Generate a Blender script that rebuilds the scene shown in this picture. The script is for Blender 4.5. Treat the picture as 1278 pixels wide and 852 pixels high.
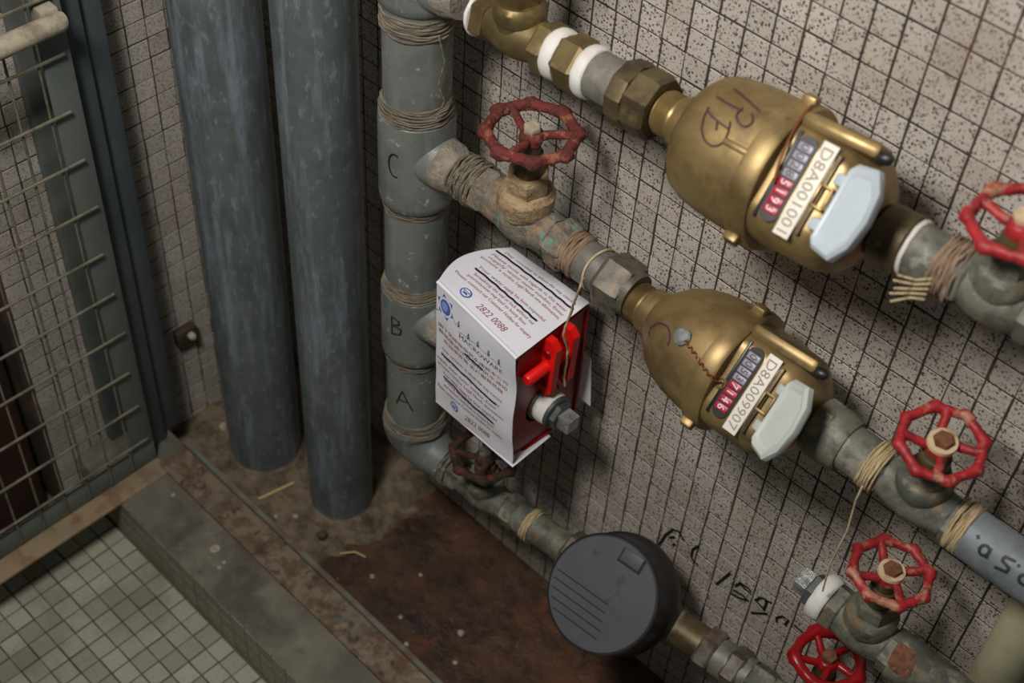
import bpy, bmesh, math, random
from mathutils import Vector, Matrix, noise
random.seed(7)
for o in list(bpy.data.objects): bpy.data.objects.remove(o)
scn = bpy.context.scene
COL = scn.collection
V = Vector
# ------------------------------------------------------------------ camera
CAM_LOC = V((0.36019, -0.79082, 1.52703))
RIGHT = V((0.709897, 0.702238, 0.053926)); DOWN = V((0.544296, -0.498416, -0.674776)); FWD = V((-0.446976, 0.508374, -0.736050))
FPX = 1763.7
cd = bpy.data.cameras.new('camera'); cam = bpy.data.objects.new('camera', cd); COL.objects.link(cam)
m3 = Matrix((RIGHT, -DOWN, -FWD)).transposed()
cam.matrix_world = Matrix.Translation(CAM_LOC) @ m3.to_4x4()
cd.sensor_width = 36.0; cd.lens = FPX / 1278 * 36; cd.clip_start = 0.02
cd.dof.use_dof = True; cd.dof.focus_distance = 1.27; cd.dof.aperture_fstop = 6.3
scn.camera = cam
# ------------------------------------------------------------------ light
scn.view_settings.view_transform = 'Standard'; scn.view_settings.look = 'None'
scn.view_settings.gamma = 1.0; scn.view_settings.use_curve_mapping = False
scn.view_settings.exposure = 0.0
w = bpy.data.worlds.new('world'); scn.world = w; w.use_nodes = True
w.node_tree.nodes['Background'].inputs[0].default_value = (0.95, 0.98, 1.0, 1)
w.node_tree.nodes['Background'].inputs[1].default_value = 0.055
def area_lamp(name, loc, target, size, power, col):
    ld = bpy.data.lights.new(name, 'AREA'); ld.shape = 'RECTANGLE'; ld.size = size[0]; ld.size_y = size[1]
    ld.energy = power; ld.color = col
    o = bpy.data.objects.new(name, ld); COL.objects.link(o); o.location = loc
    o.rotation_euler = (V(target) - V(loc)).to_track_quat('-Z', 'Y').to_euler()
    return o
area_lamp('ceiling_lamp', (-0.14, -0.76, 1.64), (-0.12, -0.1, 0.5), (0.2, 0.2), 12.0, (1.0, 0.965, 0.92))

# ------------------------------------------------------------------ materials
def nd(nt, t, **kw):
    n = nt.nodes.new(t)
    for k, v in kw.items(): setattr(n, k, v)
    return n
def mixc(nt, fac, a, b, blend='MIX'):
    n = nd(nt, 'ShaderNodeMix', data_type='RGBA', blend_type=blend)
    for s, x in ((n.inputs[0], fac), (n.inputs[6], a), (n.inputs[7], b)):
        if hasattr(x, 'links'): nt.links.new(x, s)
        elif isinstance(x, (int, float)): s.default_value = x
        else: s.default_value = (*x, 1)
    return n.outputs[2]
def fac_ramp(nt, src, lo, hi, inv=False):
    n = nd(nt, 'ShaderNodeMapRange'); n.clamp = True
    n.inputs[1].default_value = lo; n.inputs[2].default_value = hi
    n.inputs[3].default_value = 1.0 if inv else 0.0; n.inputs[4].default_value = 0.0 if inv else 1.0
    nt.links.new(src, n.inputs[0]); return n.outputs[0]
def mat(name, base, layers=(), rough=0.6, metal=0.0, bump=None, coat=0.0, rough_var=None, spec=0.5):
    """layers: (colour, kind, scale, lo, hi, amount[, stretch]); bump: (strength, scale, distance)"""
    m = bpy.data.materials.new(name); m.use_nodes = True; nt = m.node_tree
    b = nt.nodes['Principled BSDF']
    geo = nd(nt, 'ShaderNodeNewGeometry'); pos = geo.outputs['Position']
    col = None; first = base
    def coords(st, off):
        mp = nd(nt, 'ShaderNodeMapping'); nt.links.new(pos, mp.inputs[0])
        mp.inputs[1].default_value = (off, off * .7, off * 1.3); mp.inputs[3].default_value = st
        return mp.outputs[0]
    cur = base
    fine = FINE.get(name, 1.0)
    for i, L in enumerate(layers):
        c, kind, sc, lo, hi, amt = L[:6]; sc = sc * fine; st = L[6] if len(L) > 6 else (1, 1, 1)
        co = coords(st, 3.1 * (i + 1))
        if kind == 'noise':
            n = nd(nt, 'ShaderNodeTexNoise'); n.inputs['Scale'].default_value = sc; n.inputs['Detail'].default_value = 6; n.inputs['Roughness'].default_value = .62
            nt.links.new(co, n.inputs['Vector']); f = fac_ramp(nt, n.outputs['Fac'], lo, hi)
        else:
            n = nd(nt, 'ShaderNodeTexVoronoi'); n.inputs['Scale'].default_value = sc
            nt.links.new(co, n.inputs['Vector']); f = fac_ramp(nt, n.outputs['Distance'], lo, hi, True)
        mu = nd(nt, 'ShaderNodeMath', operation='MULTIPLY'); nt.links.new(f, mu.inputs[0]); mu.inputs[1].default_value = amt
        cur = mixc(nt, mu.outputs[0], cur, c)
    if hasattr(cur, 'links'): nt.links.new(cur, b.inputs['Base Color'])
    else: b.inputs['Base Color'].default_value = (*cur, 1)
    b.inputs['Roughness'].default_value = rough; b.inputs['Metallic'].default_value = metal
    b.inputs['Specular IOR Level'].default_value = spec
    b.inputs['Coat Weight'].default_value = coat
    if rough_var:
        n = nd(nt, 'ShaderNodeTexNoise'); n.inputs['Scale'].default_value = rough_var[0]; n.inputs['Detail'].default_value = 5
        nt.links.new(coords((1, 1, 1), 9), n.inputs['Vector'])
        r = nd(nt, 'ShaderNodeMapRange'); r.inputs[1].default_value = .3; r.inputs[2].default_value = .7
        r.inputs[3].default_value = rough_var[1]; r.inputs[4].default_value = rough_var[2]
        nt.links.new(n.outputs['Fac'], r.inputs[0]); nt.links.new(r.outputs[0], b.inputs['Roughness'])
    if bump:
        n = nd(nt, 'ShaderNodeTexNoise'); n.inputs['Scale'].default_value = bump[1]; n.inputs['Detail'].default_value = 7; n.inputs['Roughness'].default_value = .65
        nt.links.new(coords(bump[3] if len(bump) > 3 else (1, 1, 1), 5), n.inputs['Vector'])
        bp = nd(nt, 'ShaderNodeBump'); bp.inputs['Strength'].default_value = bump[0]; bp.inputs['Distance'].default_value = bump[2]
        nt.links.new(n.outputs['Fac'], bp.inputs['Height']); nt.links.new(bp.outputs[0], b.inputs['Normal'])
    return m
FINE = dict.fromkeys(('brass', 'dull_brass', 'tarnished_brass'), 1.8)
FINE.update(dict.fromkeys(('galvanised_pipe', 'grey_blue_pipe', 'weathered_nut', 'olive_grimy_metal', 'corroded_valve', 'sandy_bonnet', 'dusty_joint', 'rusted_red_paint', 'rusted_brown_wheel', 'worn_red_paint', 'rusted_nut'), 2.6))
FINE.update(dict.fromkeys(('grey_green_paint', 'grey_blue_paint', 'rusty_iron', 'dirty_mortar', 'rusty_wet_bed'), 1.7))
def srgb(r, g, b):
    f = lambda c: (c / 255 / 12.92) if c / 255 <= .04045 else ((c / 255 + .055) / 1.055) ** 2.4
    return (f(r), f(g), f(b))
def tile_mat(name, base, base2, speck, speck2, amount, dirt, dirt_amt):
    m = mat(name, base, [], rough=.55)
    nt = m.node_tree; b = nt.nodes['Principled BSDF']
    geo = nd(nt, 'ShaderNodeNewGeometry'); oi = nd(nt, 'ShaderNodeObjectInfo')
    ad = nd(nt, 'ShaderNodeMath', operation='ADD'); nt.links.new(geo.outputs['Random Per Island'], ad.inputs[0]); nt.links.new(oi.outputs['Random'], ad.inputs[1])
    fr = nd(nt, 'ShaderNodeMath', operation='FRACT'); nt.links.new(ad.outputs[0], fr.inputs[0])
    cur = mixc(nt, fr.outputs[0], base, base2)
    for sc, th, c, am in ((300, .34, speck, .95), (190, .24, speck2, .9), (480, .38, speck, .8)):
        v = nd(nt, 'ShaderNodeTexVoronoi'); v.inputs['Scale'].default_value = sc; nt.links.new(geo.outputs['Position'], v.inputs['Vector'])
        f = fac_ramp(nt, v.outputs['Distance'], th * .75, th * 1.1, True)
        sep = nd(nt, 'ShaderNodeSeparateColor'); nt.links.new(v.outputs['Color'], sep.inputs[0])
        g = fac_ramp(nt, sep.outputs[0], .42, .55)
        mu = nd(nt, 'ShaderNodeMath', operation='MULTIPLY'); nt.links.new(f, mu.inputs[0]); nt.links.new(g, mu.inputs[1])
        m2 = nd(nt, 'ShaderNodeMath', operation='MULTIPLY'); nt.links.new(mu.outputs[0], m2.inputs[0]); m2.inputs[1].default_value = am * amount
        cur = mixc(nt, m2.outputs[0], cur, c)
    n = nd(nt, 'ShaderNodeTexNoise'); n.inputs['Scale'].default_value = 9; n.inputs['Detail'].default_value = 8; nt.links.new(geo.outputs['Position'], n.inputs['Vector'])
    f = fac_ramp(nt, n.outputs['Fac'], .48, .75); mu = nd(nt, 'ShaderNodeMath', operation='MULTIPLY'); nt.links.new(f, mu.inputs[0]); mu.inputs[1].default_value = dirt_amt
    cur = mixc(nt, mu.outputs[0], cur, dirt)
    nt.links.new(cur, b.inputs['Base Color'])
    return m
MT = {}
MT['tile'] = tile_mat('speckled_tile', srgb(202, 194, 184), srgb(184, 177, 165), srgb(78, 50, 48), srgb(40, 32, 34), 1.0, srgb(150, 132, 112), .5)
MT['tile_left'] = tile_mat('speckled_tile_dusty', srgb(202, 196, 186), srgb(184, 178, 168), srgb(124, 92, 82), srgb(88, 74, 68), .75, srgb(150, 138, 120), .5)
MT['tile_floor'] = tile_mat('floor_tile', srgb(176, 178, 158), srgb(148, 148, 130), srgb(132, 128, 112), srgb(112, 106, 92), .4, srgb(112, 104, 84), .75)
MT['grout'] = mat('grout', srgb(62, 54, 46), [(srgb(104, 74, 54), 'noise', 14, .52, .64, .8), (srgb(140, 118, 108), 'noise', 5, .6, .72, .8), (srgb(48, 42, 36), 'noise', 22, .5, .7, .6)], rough=.95)
MT['tile_kerb'] = tile_mat('kerb_tile', srgb(138, 134, 118), srgb(126, 122, 106), srgb(112, 106, 92), srgb(96, 90, 78), .4, srgb(104, 98, 82), .6)
MT['grout_floor'] = mat('grout_floor', srgb(92, 88, 74), [(srgb(64, 60, 50), 'noise', 14, .45, .62, .7)], rough=.95)
MT['concrete'] = mat('curb_concrete', srgb(122, 118, 104), [(srgb(92, 88, 78), 'noise', 12, .42, .62, .8), (srgb(150, 148, 136), 'noise', 30, .6, .75, .5), (srgb(74, 69, 60), 'noise', 3.1, .55, .60, .7)], rough=.85, bump=(.4, 90, .002))
MT['bed'] = mat('rusty_wet_bed', srgb(90, 62, 42), [(srgb(58, 41, 31), 'noise', 9, .42, .6, .9), (srgb(118, 72, 40), 'noise', 5, .52, .68, .75), (srgb(32, 25, 21), 'noise', 26, .52, .68, .7), (srgb(120, 108, 92), 'voronoi', 60, .05, .14, .5)], rough=.7, bump=(.9, 55, .006), rough_var=(8, .35, .9))
MT['mortar'] = mat('dirty_mortar', srgb(132, 116, 94), [(srgb(92, 80, 66), 'noise', 30, .42, .6, .85), (srgb(150, 140, 122), 'noise', 55, .56, .7, .6), (srgb(64, 46, 36), 'noise', 12, .56, .7, .7)], rough=.95, bump=(1, 90, .006))
MT['paint'] = mat('grey_green_paint', srgb(122, 126, 120), [(srgb(102, 107, 102), 'noise', 14, .42, .62, .8), (srgb(146, 154, 160), 'noise', 10, .55, .72, .55, (4, 4, .45)), (srgb(188, 186, 178), 'noise', 46, .62, .67, .75), (srgb(86, 84, 74), 'noise', 7, .6, .76, .5)], rough=.48, bump=(.18, 60, .002))
MT['paint_big'] = mat('grey_blue_paint', srgb(104, 112, 111), [(srgb(86, 95, 95), 'noise', 9, .42, .62, .8), (srgb(142, 151, 164), 'noise', 8, .50, .66, .7, (4, 4, .4)), (srgb(150, 157, 166), 'noise', 40, .56, .66, .5, (2, 2, .8)), (srgb(80, 86, 84), 'noise', 24, .55, .68, .5, (2, 2, .7)), (srgb(120, 124, 124), 'noise', 26, .62, .74, .4), (srgb(70, 72, 66), 'noise', 6, .6, .76, .5)], rough=.42, bump=(.2, 40, .002))
MT['steel_blue'] = mat('gate_paint', srgb(112, 119, 114), [(srgb(90, 99, 97), 'noise', 12, .45, .65, .7), (srgb(112, 108, 92), 'noise', 24, .6, .74, .6)], rough=.55)
MT['post_blue'] = mat('post_paint', srgb(90, 99, 101), [(srgb(74, 83, 86), 'noise', 8, .45, .65, .7), (srgb(100, 108, 108), 'noise', 28, .62, .76, .4)], rough=.5)
MT['wire'] = mat('mesh_wire', srgb(122, 116, 98), [(srgb(88, 82, 66), 'noise', 40, .45, .6, .8)], rough=.7)
MT['bar'] = mat('grimy_bar', srgb(176, 166, 144), [(srgb(120, 110, 92), 'noise', 40, .45, .62, .8)], rough=.75, bump=(.5, 120, .002))
MT['rust_iron'] = mat('rusty_iron', srgb(126, 112, 92), [(srgb(98, 74, 54), 'noise', 30, .44, .58, .9), (srgb(64, 46, 36), 'noise', 48, .52, .66, .85), (srgb(160, 150, 126), 'noise', 20, .6, .72, .7), (srgb(96, 104, 100), 'noise', 7, .56, .66, .6)], rough=.8, bump=(.7, 100, .003))
MT['rust_lip'] = mat('lip_iron', srgb(110, 110, 98), [(srgb(104, 68, 42), 'noise', 16, .48, .6, .9), (srgb(82, 76, 64), 'noise', 32, .5, .7, .6)], rough=.75, bump=(.5, 100, .002))
MT['gate_bottom'] = mat('rusty_gate_flange', srgb(152, 132, 102), [(srgb(118, 84, 54), 'noise', 26, .48, .62, .8), (srgb(120, 116, 100), 'noise', 12, .5, .7, .7)], rough=.8, bump=(.5, 110, .002))
MT['brown_door'] = mat('brown_door', srgb(70, 40, 30), [(srgb(42, 28, 24), 'noise', 10, .45, .62, .8), (srgb(96, 56, 38), 'noise', 24, .6, .74, .6)], rough=.8)
MT['brass'] = mat('brass', srgb(162, 138, 92), [(srgb(78, 70, 60), 'noise', 9, .54, .68, .6), (srgb(118, 98, 64), 'noise', 12, .40, .64, .85), (srgb(186, 160, 106), 'noise', 22, .56, .74, .6), (srgb(92, 80, 64), 'noise', 17, .58, .74, .75)], rough=.4, metal=.62, rough_var=(16, .34, .58), bump=(.08, 180, .001))
MT['brass_dull'] = mat('dull_brass', srgb(128, 112, 76), [(srgb(100, 86, 54), 'noise', 16, .4, .62, .85), (srgb(176, 152, 104), 'noise', 30, .56, .74, .6), (srgb(84, 74, 58), 'noise', 19, .56, .72, .6)], rough=.5, metal=.65, bump=(.15, 120, .001))
MT['brass_dark'] = mat('tarnished_brass', srgb(112, 98, 70), [(srgb(74, 64, 50), 'noise', 18, .42, .6, .85), (srgb(160, 134, 84), 'noise', 30, .6, .72, .7)], rough=.48, metal=.6, bump=(.15, 120, .001))
MT['galv'] = mat('galvanised_pipe', srgb(134, 130, 120), [(srgb(104, 100, 92), 'noise', 26, .42, .62, .8), (srgb(170, 168, 160), 'noise', 40, .6, .74, .5), (srgb(120, 96, 72), 'noise', 18, .6, .74, .5)], rough=.55, metal=.35, bump=(.3, 120, .001))
MT['galv_blue'] = mat('grey_blue_pipe', srgb(128, 134, 138), [(srgb(98, 104, 108), 'noise', 20, .42, .62, .7), (srgb(150, 150, 146), 'noise', 44, .6, .74, .5)], rough=.6, metal=.2, bump=(.2, 120, .001))
MT['nut_dark'] = mat('weathered_nut', srgb(116, 110, 100), [(srgb(84, 76, 66), 'noise', 26, .42, .6, .85), (srgb(150, 122, 88), 'noise', 22, .58, .7, .6)], rough=.55, metal=.4, bump=(.3, 140, .001))
MT['olive'] = mat('olive_grimy_metal', srgb(120, 118, 104), [(srgb(84, 86, 78), 'noise', 16, .44, .58, .9), (srgb(158, 154, 138), 'noise', 22, .55, .65, .7), (srgb(140, 108, 60), 'noise', 13, .57, .66, .7), (srgb(66, 64, 58), 'noise', 30, .57, .68, .6)], rough=.6, metal=.25, bump=(.4, 120, .002))
MT['olive_pale'] = mat('pale_olive_pipe', srgb(172, 166, 136), [(srgb(138, 132, 104), 'noise', 14, .42, .64, .7)], rough=.6)
MT['corroded'] = mat('corroded_valve', srgb(138, 130, 114), [(srgb(104, 96, 84), 'noise', 30, .4, .58, .85), (srgb(170, 142, 104), 'noise', 22, .5, .64, .85), (srgb(112, 152, 138), 'noise', 20, .57, .65, .9), (srgb(176, 160, 146), 'noise', 60, .56, .72, .6), (srgb(170, 120, 62), 'noise', 26, .63, .70, .8)], rough=.9, bump=(1.0, 110, .005))
MT['bonnet'] = mat('sandy_bonnet', srgb(182, 158, 122), [(srgb(140, 112, 82), 'noise', 34, .42, .6, .85), (srgb(200, 182, 150), 'noise', 60, .56, .72, .6), (srgb(112, 96, 80), 'noise', 22, .6, .72, .6)], rough=.9, bump=(.9, 120, .004))
MT['hemp'] = mat('hemp_thread', srgb(138, 128, 110), [(srgb(100, 92, 78), 'noise', 30, .42, .6, .9, (1, 1, 9)), (srgb(178, 164, 138), 'noise', 40, .55, .7, .7, (1, 1, 7))], rough=.95, bump=(1, 60, .003, (1, 1, 9)))
MT['hemp_x'] = mat('hemp_thread_branch', srgb(168, 142, 116), [(srgb(126, 102, 80), 'noise', 30, .42, .6, .9, (9, 1, 1)), (srgb(198, 172, 146), 'noise', 40, .55, .7, .7, (7, 1, 1))], rough=.95, bump=(1, 60, .003, (9, 1, 1)))
MT['hemp_pale'] = mat('pale_hemp_thread', srgb(210, 190, 148), [(srgb(160, 128, 82), 'noise', 30, .48, .64, .9, (9, 1, 1))], rough=.95, bump=(1, 60, .003, (9, 1, 1)))
MT['dusty'] = mat('dusty_joint', srgb(164, 152, 136), [(srgb(130, 120, 104), 'noise', 36, .42, .6, .8), (srgb(128, 130, 126), 'noise', 14, .52, .66, .8), (srgb(196, 182, 168), 'noise', 60, .58, .72, .6)], rough=.95, bump=(1, 130, .004))
MT['tape'] = mat('white_tape', srgb(222, 219, 213), [(srgb(190, 182, 170), 'noise', 40, .52, .7, .6)], rough=.6, bump=(.4, 160, .001))
MT['rust_red'] = mat('rusted_red_paint', srgb(124, 48, 44), [(srgb(92, 44, 34), 'noise', 30, .44, .54, .9), (srgb(176, 112, 80), 'noise', 26, .55, .63, .85), (srgb(178, 76, 72), 'noise', 60, .6, .72, .6), (srgb(62, 40, 34), 'noise', 30, .6, .7, .6)], rough=.6, bump=(1, 150, .004))
MT['rust_brown'] = mat('rusted_brown_wheel', srgb(80, 48, 36), [(srgb(48, 32, 28), 'noise', 40, .42, .56, .9), (srgb(130, 80, 50), 'noise', 46, .60, .70, .8), (srgb(132, 44, 40), 'noise', 36, .6, .7, .7)], rough=.7, bump=(1, 150, .004))
MT['red_worn'] = mat('worn_red_paint', srgb(172, 38, 44), [(srgb(122, 28, 30), 'noise', 30, .45, .6, .8), (srgb(176, 134, 104), 'noise', 17, .55, .61, .8), (srgb(84, 48, 38), 'noise', 24, .58, .66, .8)], rough=.45, bump=(.5, 120, .002))
MT['red_gloss'] = mat('glossy_red_paint', srgb(150, 14, 22), [(srgb(104, 12, 16), 'noise', 20, .48, .66, .7)], rough=.3, bump=(.2, 90, .002))
MT['rust_nut'] = mat('rusted_nut', srgb(122, 76, 50), [(srgb(76, 48, 36), 'noise', 60, .45, .6, .8), (srgb(172, 122, 78), 'noise', 60, .6, .72, .6)], rough=.75, bump=(.8, 150, .002))
MT['washer'] = mat('pale_washer', srgb(206, 180, 146), [(srgb(160, 122, 88), 'noise', 60, .5, .66, .8)], rough=.7)
MT['grey_nut'] = mat('grey_stem_nut', srgb(172, 162, 138), [(srgb(130, 118, 98), 'noise', 60, .48, .66, .7)], rough=.8, bump=(.5, 150, .001))
MT['stem'] = mat('dark_stem', srgb(70, 54, 42), [(srgb(108, 84, 56), 'noise', 50, .52, .66, .7)], rough=.7, metal=.3)
MT['paper'] = mat('white_paper', srgb(238, 237, 244), [(srgb(226, 224, 232), 'noise', 18, .5, .7, .5)], rough=.55, bump=(.12, 26, .004))
MT['red_plastic'] = mat('dark_red_plastic', srgb(138, 7, 20), [(srgb(120, 6, 16), 'noise', 20, .5, .7, .6)], rough=.35)
MT['red_bright'] = mat('bright_red_plastic', srgb(236, 22, 18), rough=.4)
MT['black_plastic'] = mat('black_plastic', srgb(34, 34, 34), [(srgb(50, 50, 50), 'noise', 26, .52, .7, .6)], rough=.4)
MT['cap_grey'] = mat('charcoal_cap', srgb(82, 82, 88), [(srgb(56, 56, 60), 'noise', 30, .60, .66, .7), (srgb(70, 70, 76), 'noise', 16, .45, .65, .7), (srgb(112, 112, 114), 'noise', 50, .66, .74, .5)], rough=.55, bump=(.15, 90, .001))
MT['lid'] = mat('pale_grey_lid', srgb(186, 196, 202), [(srgb(170, 180, 186), 'noise', 20, .5, .7, .6)], rough=.4)
MT['lid2'] = mat('pale_green_grey_lid', srgb(196, 202, 196), [(srgb(180, 186, 180), 'noise', 20, .5, .7, .6)], rough=.4)
MT['label'] = mat('white_label', srgb(228, 224, 212), rough=.5)
MT['label_ink'] = mat('label_ink', srgb(150, 136, 112), rough=.6)
MT['drum_white'] = mat('white_drum', srgb(150, 146, 158), rough=.4)
MT['drum_red'] = mat('red_drum', srgb(170, 28, 52), rough=.4)
MT['digit_dark'] = mat('digit_dark', srgb(52, 48, 60), rough=.5)
MT['digit_white'] = mat('digit_white', srgb(235, 215, 220), rough=.5)
MT['window_black'] = mat('window_black', srgb(30, 28, 30), rough=.35)
MT['zinc'] = mat('bright_zinc', srgb(196, 200, 198), [(srgb(130, 136, 134), 'noise', 90, .45, .6, .7)], rough=.35, metal=.7, bump=(.8, 160, .002))
MT['zinc_dark'] = mat('dark_zinc', srgb(98, 104, 102), [(srgb(70, 76, 74), 'noise', 60, .45, .62, .7)], rough=.45, metal=.5)
MT['lead'] = mat('lead_seal', srgb(132, 132, 130), [(srgb(96, 96, 96), 'noise', 80, .48, .62, .8)], rough=.55, metal=.4, bump=(.6, 160, .002))
MT['seal_wire'] = mat('copper_seal_wire', srgb(140, 84, 54), rough=.5, metal=.5)
MT['twine'] = mat('cream_twine', srgb(206, 186, 150), [(srgb(160, 138, 104), 'noise', 120, .45, .62, .7)], rough=.95)
MT['marker'] = mat('black_marker', srgb(30, 30, 34), rough=.6)
MT['marker_violet'] = mat('violet_marker', srgb(76, 40, 48), rough=.6)
MT['ink_red'] = mat('maroon_print', srgb(158, 96, 100), rough=.6)
MT['ink_black'] = mat('black_pen', srgb(28, 30, 52), rough=.55)
MT['ink_grey'] = mat('grey_print', srgb(96, 100, 108), rough=.6)
MT['ink_blue'] = mat('blue_print', srgb(82, 106, 184), rough=.6)
MT['ink_blue_light'] = mat('pale_blue_print', srgb(140, 160, 220), rough=.6)
MT['straw'] = mat('straw', srgb(196, 170, 122), rough=.8)
MT['pebble'] = mat('pebble', srgb(176, 168, 150), [(srgb(130, 120, 104), 'noise', 60, .45, .62, .7)], rough=.85)
MT['grit'] = mat('grit', srgb(92, 76, 60), [(srgb(150, 136, 114), 'noise', 60, .52, .6, .9), (srgb(52, 40, 34), 'noise', 45, .52, .6, .9)], rough=.9)
MT['dark_bolt'] = mat('dark_bolt', srgb(70, 58, 48), [(srgb(44, 36, 32), 'noise', 60, .45, .62, .7)], rough=.7)

# ------------------------------------------------------------------ mesh helpers
class MB:
    def __init__(s): s.v = []; s.f = []
    def add(s, vs, fs):
        b = len(s.v); s.v += [V(x) for x in vs]; s.f += [tuple(i + b for i in f) for f in fs]; return s
    def lathe(s, prof, o=(0, 0, 0), d=(1, 0, 0), seg=32, cap=True, phase=0.0, wob=None):
        o = V(o); d = V(d).normalized()
        a = V((0, 0, 1)) if abs(d.z) < .9 else V((1, 0, 0))
        e1 = (a - d * a.dot(d)).normalized(); e2 = d.cross(e1)
        vs = []
        for t, r in prof:
            for k in range(seg):
                th = 2 * math.pi * k / seg + phase; rr = r * (wob(t, th) if wob else 1)
                vs.append(o + d * t + (e1 * math.cos(th) + e2 * math.sin(th)) * rr)
        fs = []
        for i in range(len(prof) - 1):
            for k in range(seg):
                k2 = (k + 1) % seg
                fs.append((i * seg + k, i * seg + k2, (i + 1) * seg + k2, (i + 1) * seg + k))
        if cap:
            fs.append(tuple(range(seg))[::-1]); n = (len(prof) - 1) * seg; fs.append(tuple(range(n, n + seg)))
        return s.add(vs, fs)
    def hexnut(s, t0, t1, r, o=(0, 0, 0), d=(1, 0, 0), seg=6, phase=0.0, ch=.08):
        c = (t1 - t0) * .14
        return s.lathe([(t0, r * (1 - ch)), (t0 + c, r), (t1 - c, r), (t1, r * (1 - ch))], o, d, seg, True, phase)
    def tube(s, pts, r, seg=10, closed=False):
        pts = [V(p) for p in pts]; n = len(pts); rs = r if isinstance(r, (list, tuple)) else [r] * n
        vs = []; e = None
        for i, p in enumerate(pts):
            if closed: t = pts[(i + 1) % n] - pts[i - 1]
            else: t = pts[min(i + 1, n - 1)] - pts[max(i - 1, 0)]
            t.normalize()
            if e is None:
                a = V((0, 0, 1)) if abs(t.z) < .9 else V((1, 0, 0)); e = (a - t * a.dot(t)).normalized()
            else: e = (e - t * e.dot(t)).normalized()
            e2 = t.cross(e)
            for k in range(seg):
                th = 2 * math.pi * k / seg; vs.append(p + (e * math.cos(th) + e2 * math.sin(th)) * rs[i])
        fs = []
        for i in range(n if closed else n - 1):
            j = (i + 1) % n
            for k in range(seg):
                k2 = (k + 1) % seg; fs.append((i * seg + k, i * seg + k2, j * seg + k2, j * seg + k))
        if not closed:
            fs.append(tuple(range(seg))[::-1]); fs.append(tuple(range((n - 1) * seg, n * seg)))
        return s.add(vs, fs)
    def box(s, c, size, bev=0.0, rot=None):
        bm = bmesh.new(); bmesh.ops.create_cube(bm, size=1)
        for v in bm.verts: v.co = V((v.co.x * size[0], v.co.y * size[1], v.co.z * size[2]))
        if bev: bmesh.ops.bevel(bm, geom=bm.edges[:] , offset=bev, segments=2, affect='EDGES', profile=.5)
        if rot is not None: bmesh.ops.transform(bm, matrix=rot, verts=bm.verts)
        bm.verts.ensure_lookup_table(); bm.verts.index_update()
        c = V(c); s.add([v.co + c for v in bm.verts], [tuple(v.index for v in f.verts) for f in bm.faces]); bm.free(); return s
    def jitter(s, amp, scale):
        for i, p in enumerate(s.v): s.v[i] = p + noise.noise_vector(p * scale + V((3.3, 1.1, 7.7))) * amp
        return s
    def xf(s, M):
        s.v = [M @ p for p in s.v]; return s
    def mesh(s, name, m, smooth=True, ang=38):
        me = bpy.data.meshes.new(name); me.from_pydata([tuple(p) for p in s.v], [], s.f); me.validate(); me.update()
        me.materials.append(m)
        bm = bmesh.new(); bm.from_mesh(me); bmesh.ops.recalc_face_normals(bm, faces=bm.faces); bm.to_mesh(me); bm.free()
        if smooth:
            me.polygons.foreach_set('use_smooth', [True] * len(me.polygons))
            me.set_sharp_from_angle(angle=math.radians(ang))
        return me
    def build(s, name, m, parent=None, smooth=True, ang=38):
        o = bpy.data.objects.new(name, s.mesh(name, MT[m] if isinstance(m, str) else m, smooth, ang)); COL.objects.link(o)
        if parent is not None: o.parent = parent
        return o
def tag(o, label, cat, group=None):
    o['label'] = label; o['category'] = cat
    if group: o['group'] = group
    return o
def thing(name, label, cat, loc=(0, 0, 0), rot=None, group=None):
    o = bpy.data.objects.new(name, None); COL.objects.link(o); o.empty_display_size = .02
    M = Matrix.Translation(V(loc))
    if rot is not None: M = M @ rot.to_4x4()
    o.matrix_world = M
    return tag(o, label, cat, group)
def struct(o): o['kind'] = 'structure'; return o
_tx = {}
def text2d(s, size=1.0, shear=0.0):
    """font outline as flat 2-D mesh data (verts, faces), origin at the left baseline"""
    if (s, shear) not in _tx:
        cu = bpy.data.curves.new('t', 'FONT'); cu.body = s; cu.size = 1; cu.resolution_u = 2; cu.shear = shear
        ob = bpy.data.objects.new('t', cu); COL.objects.link(ob)
        dg = bpy.context.evaluated_depsgraph_get(); me = bpy.data.meshes.new_from_object(ob.evaluated_get(dg))
        _tx[(s, shear)] = ([(v.co.x, v.co.y) for v in me.vertices], [tuple(p.vertices) for p in me.polygons])
        bpy.data.meshes.remove(me); bpy.data.objects.remove(ob); bpy.data.curves.remove(cu)
    vs, fs = _tx[(s, shear)]
    return [(x * size, y * size) for x, y in vs], fs
def flat_obj(name, vs3, fs, m, parent):
    me = bpy.data.meshes.new(name); me.from_pydata([tuple(v) for v in vs3], [], fs); me.update(); me.materials.append(MT[m])
    o = bpy.data.objects.new(name, me); COL.objects.link(o); o.parent = parent; return o
def stroke(pts, wd, ups, lift=None):
    """flat ribbon along 3-D points; ups = surface normal (or list of them)"""
    pts = [V(p) for p in pts]; n = len(pts); vs = []; fs = []
    for i, p in enumerate(pts):
        t = (pts[min(i + 1, n - 1)] - pts[max(i - 1, 0)]).normalized()
        up = V(ups[i]) if isinstance(ups, list) else V(ups)
        sd = t.cross(up).normalized() * wd / 2
        vs += [p - sd, p + sd]
        if i: fs.append((2 * i - 2, 2 * i - 1, 2 * i + 1, 2 * i))
    return vs, fs

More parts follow.
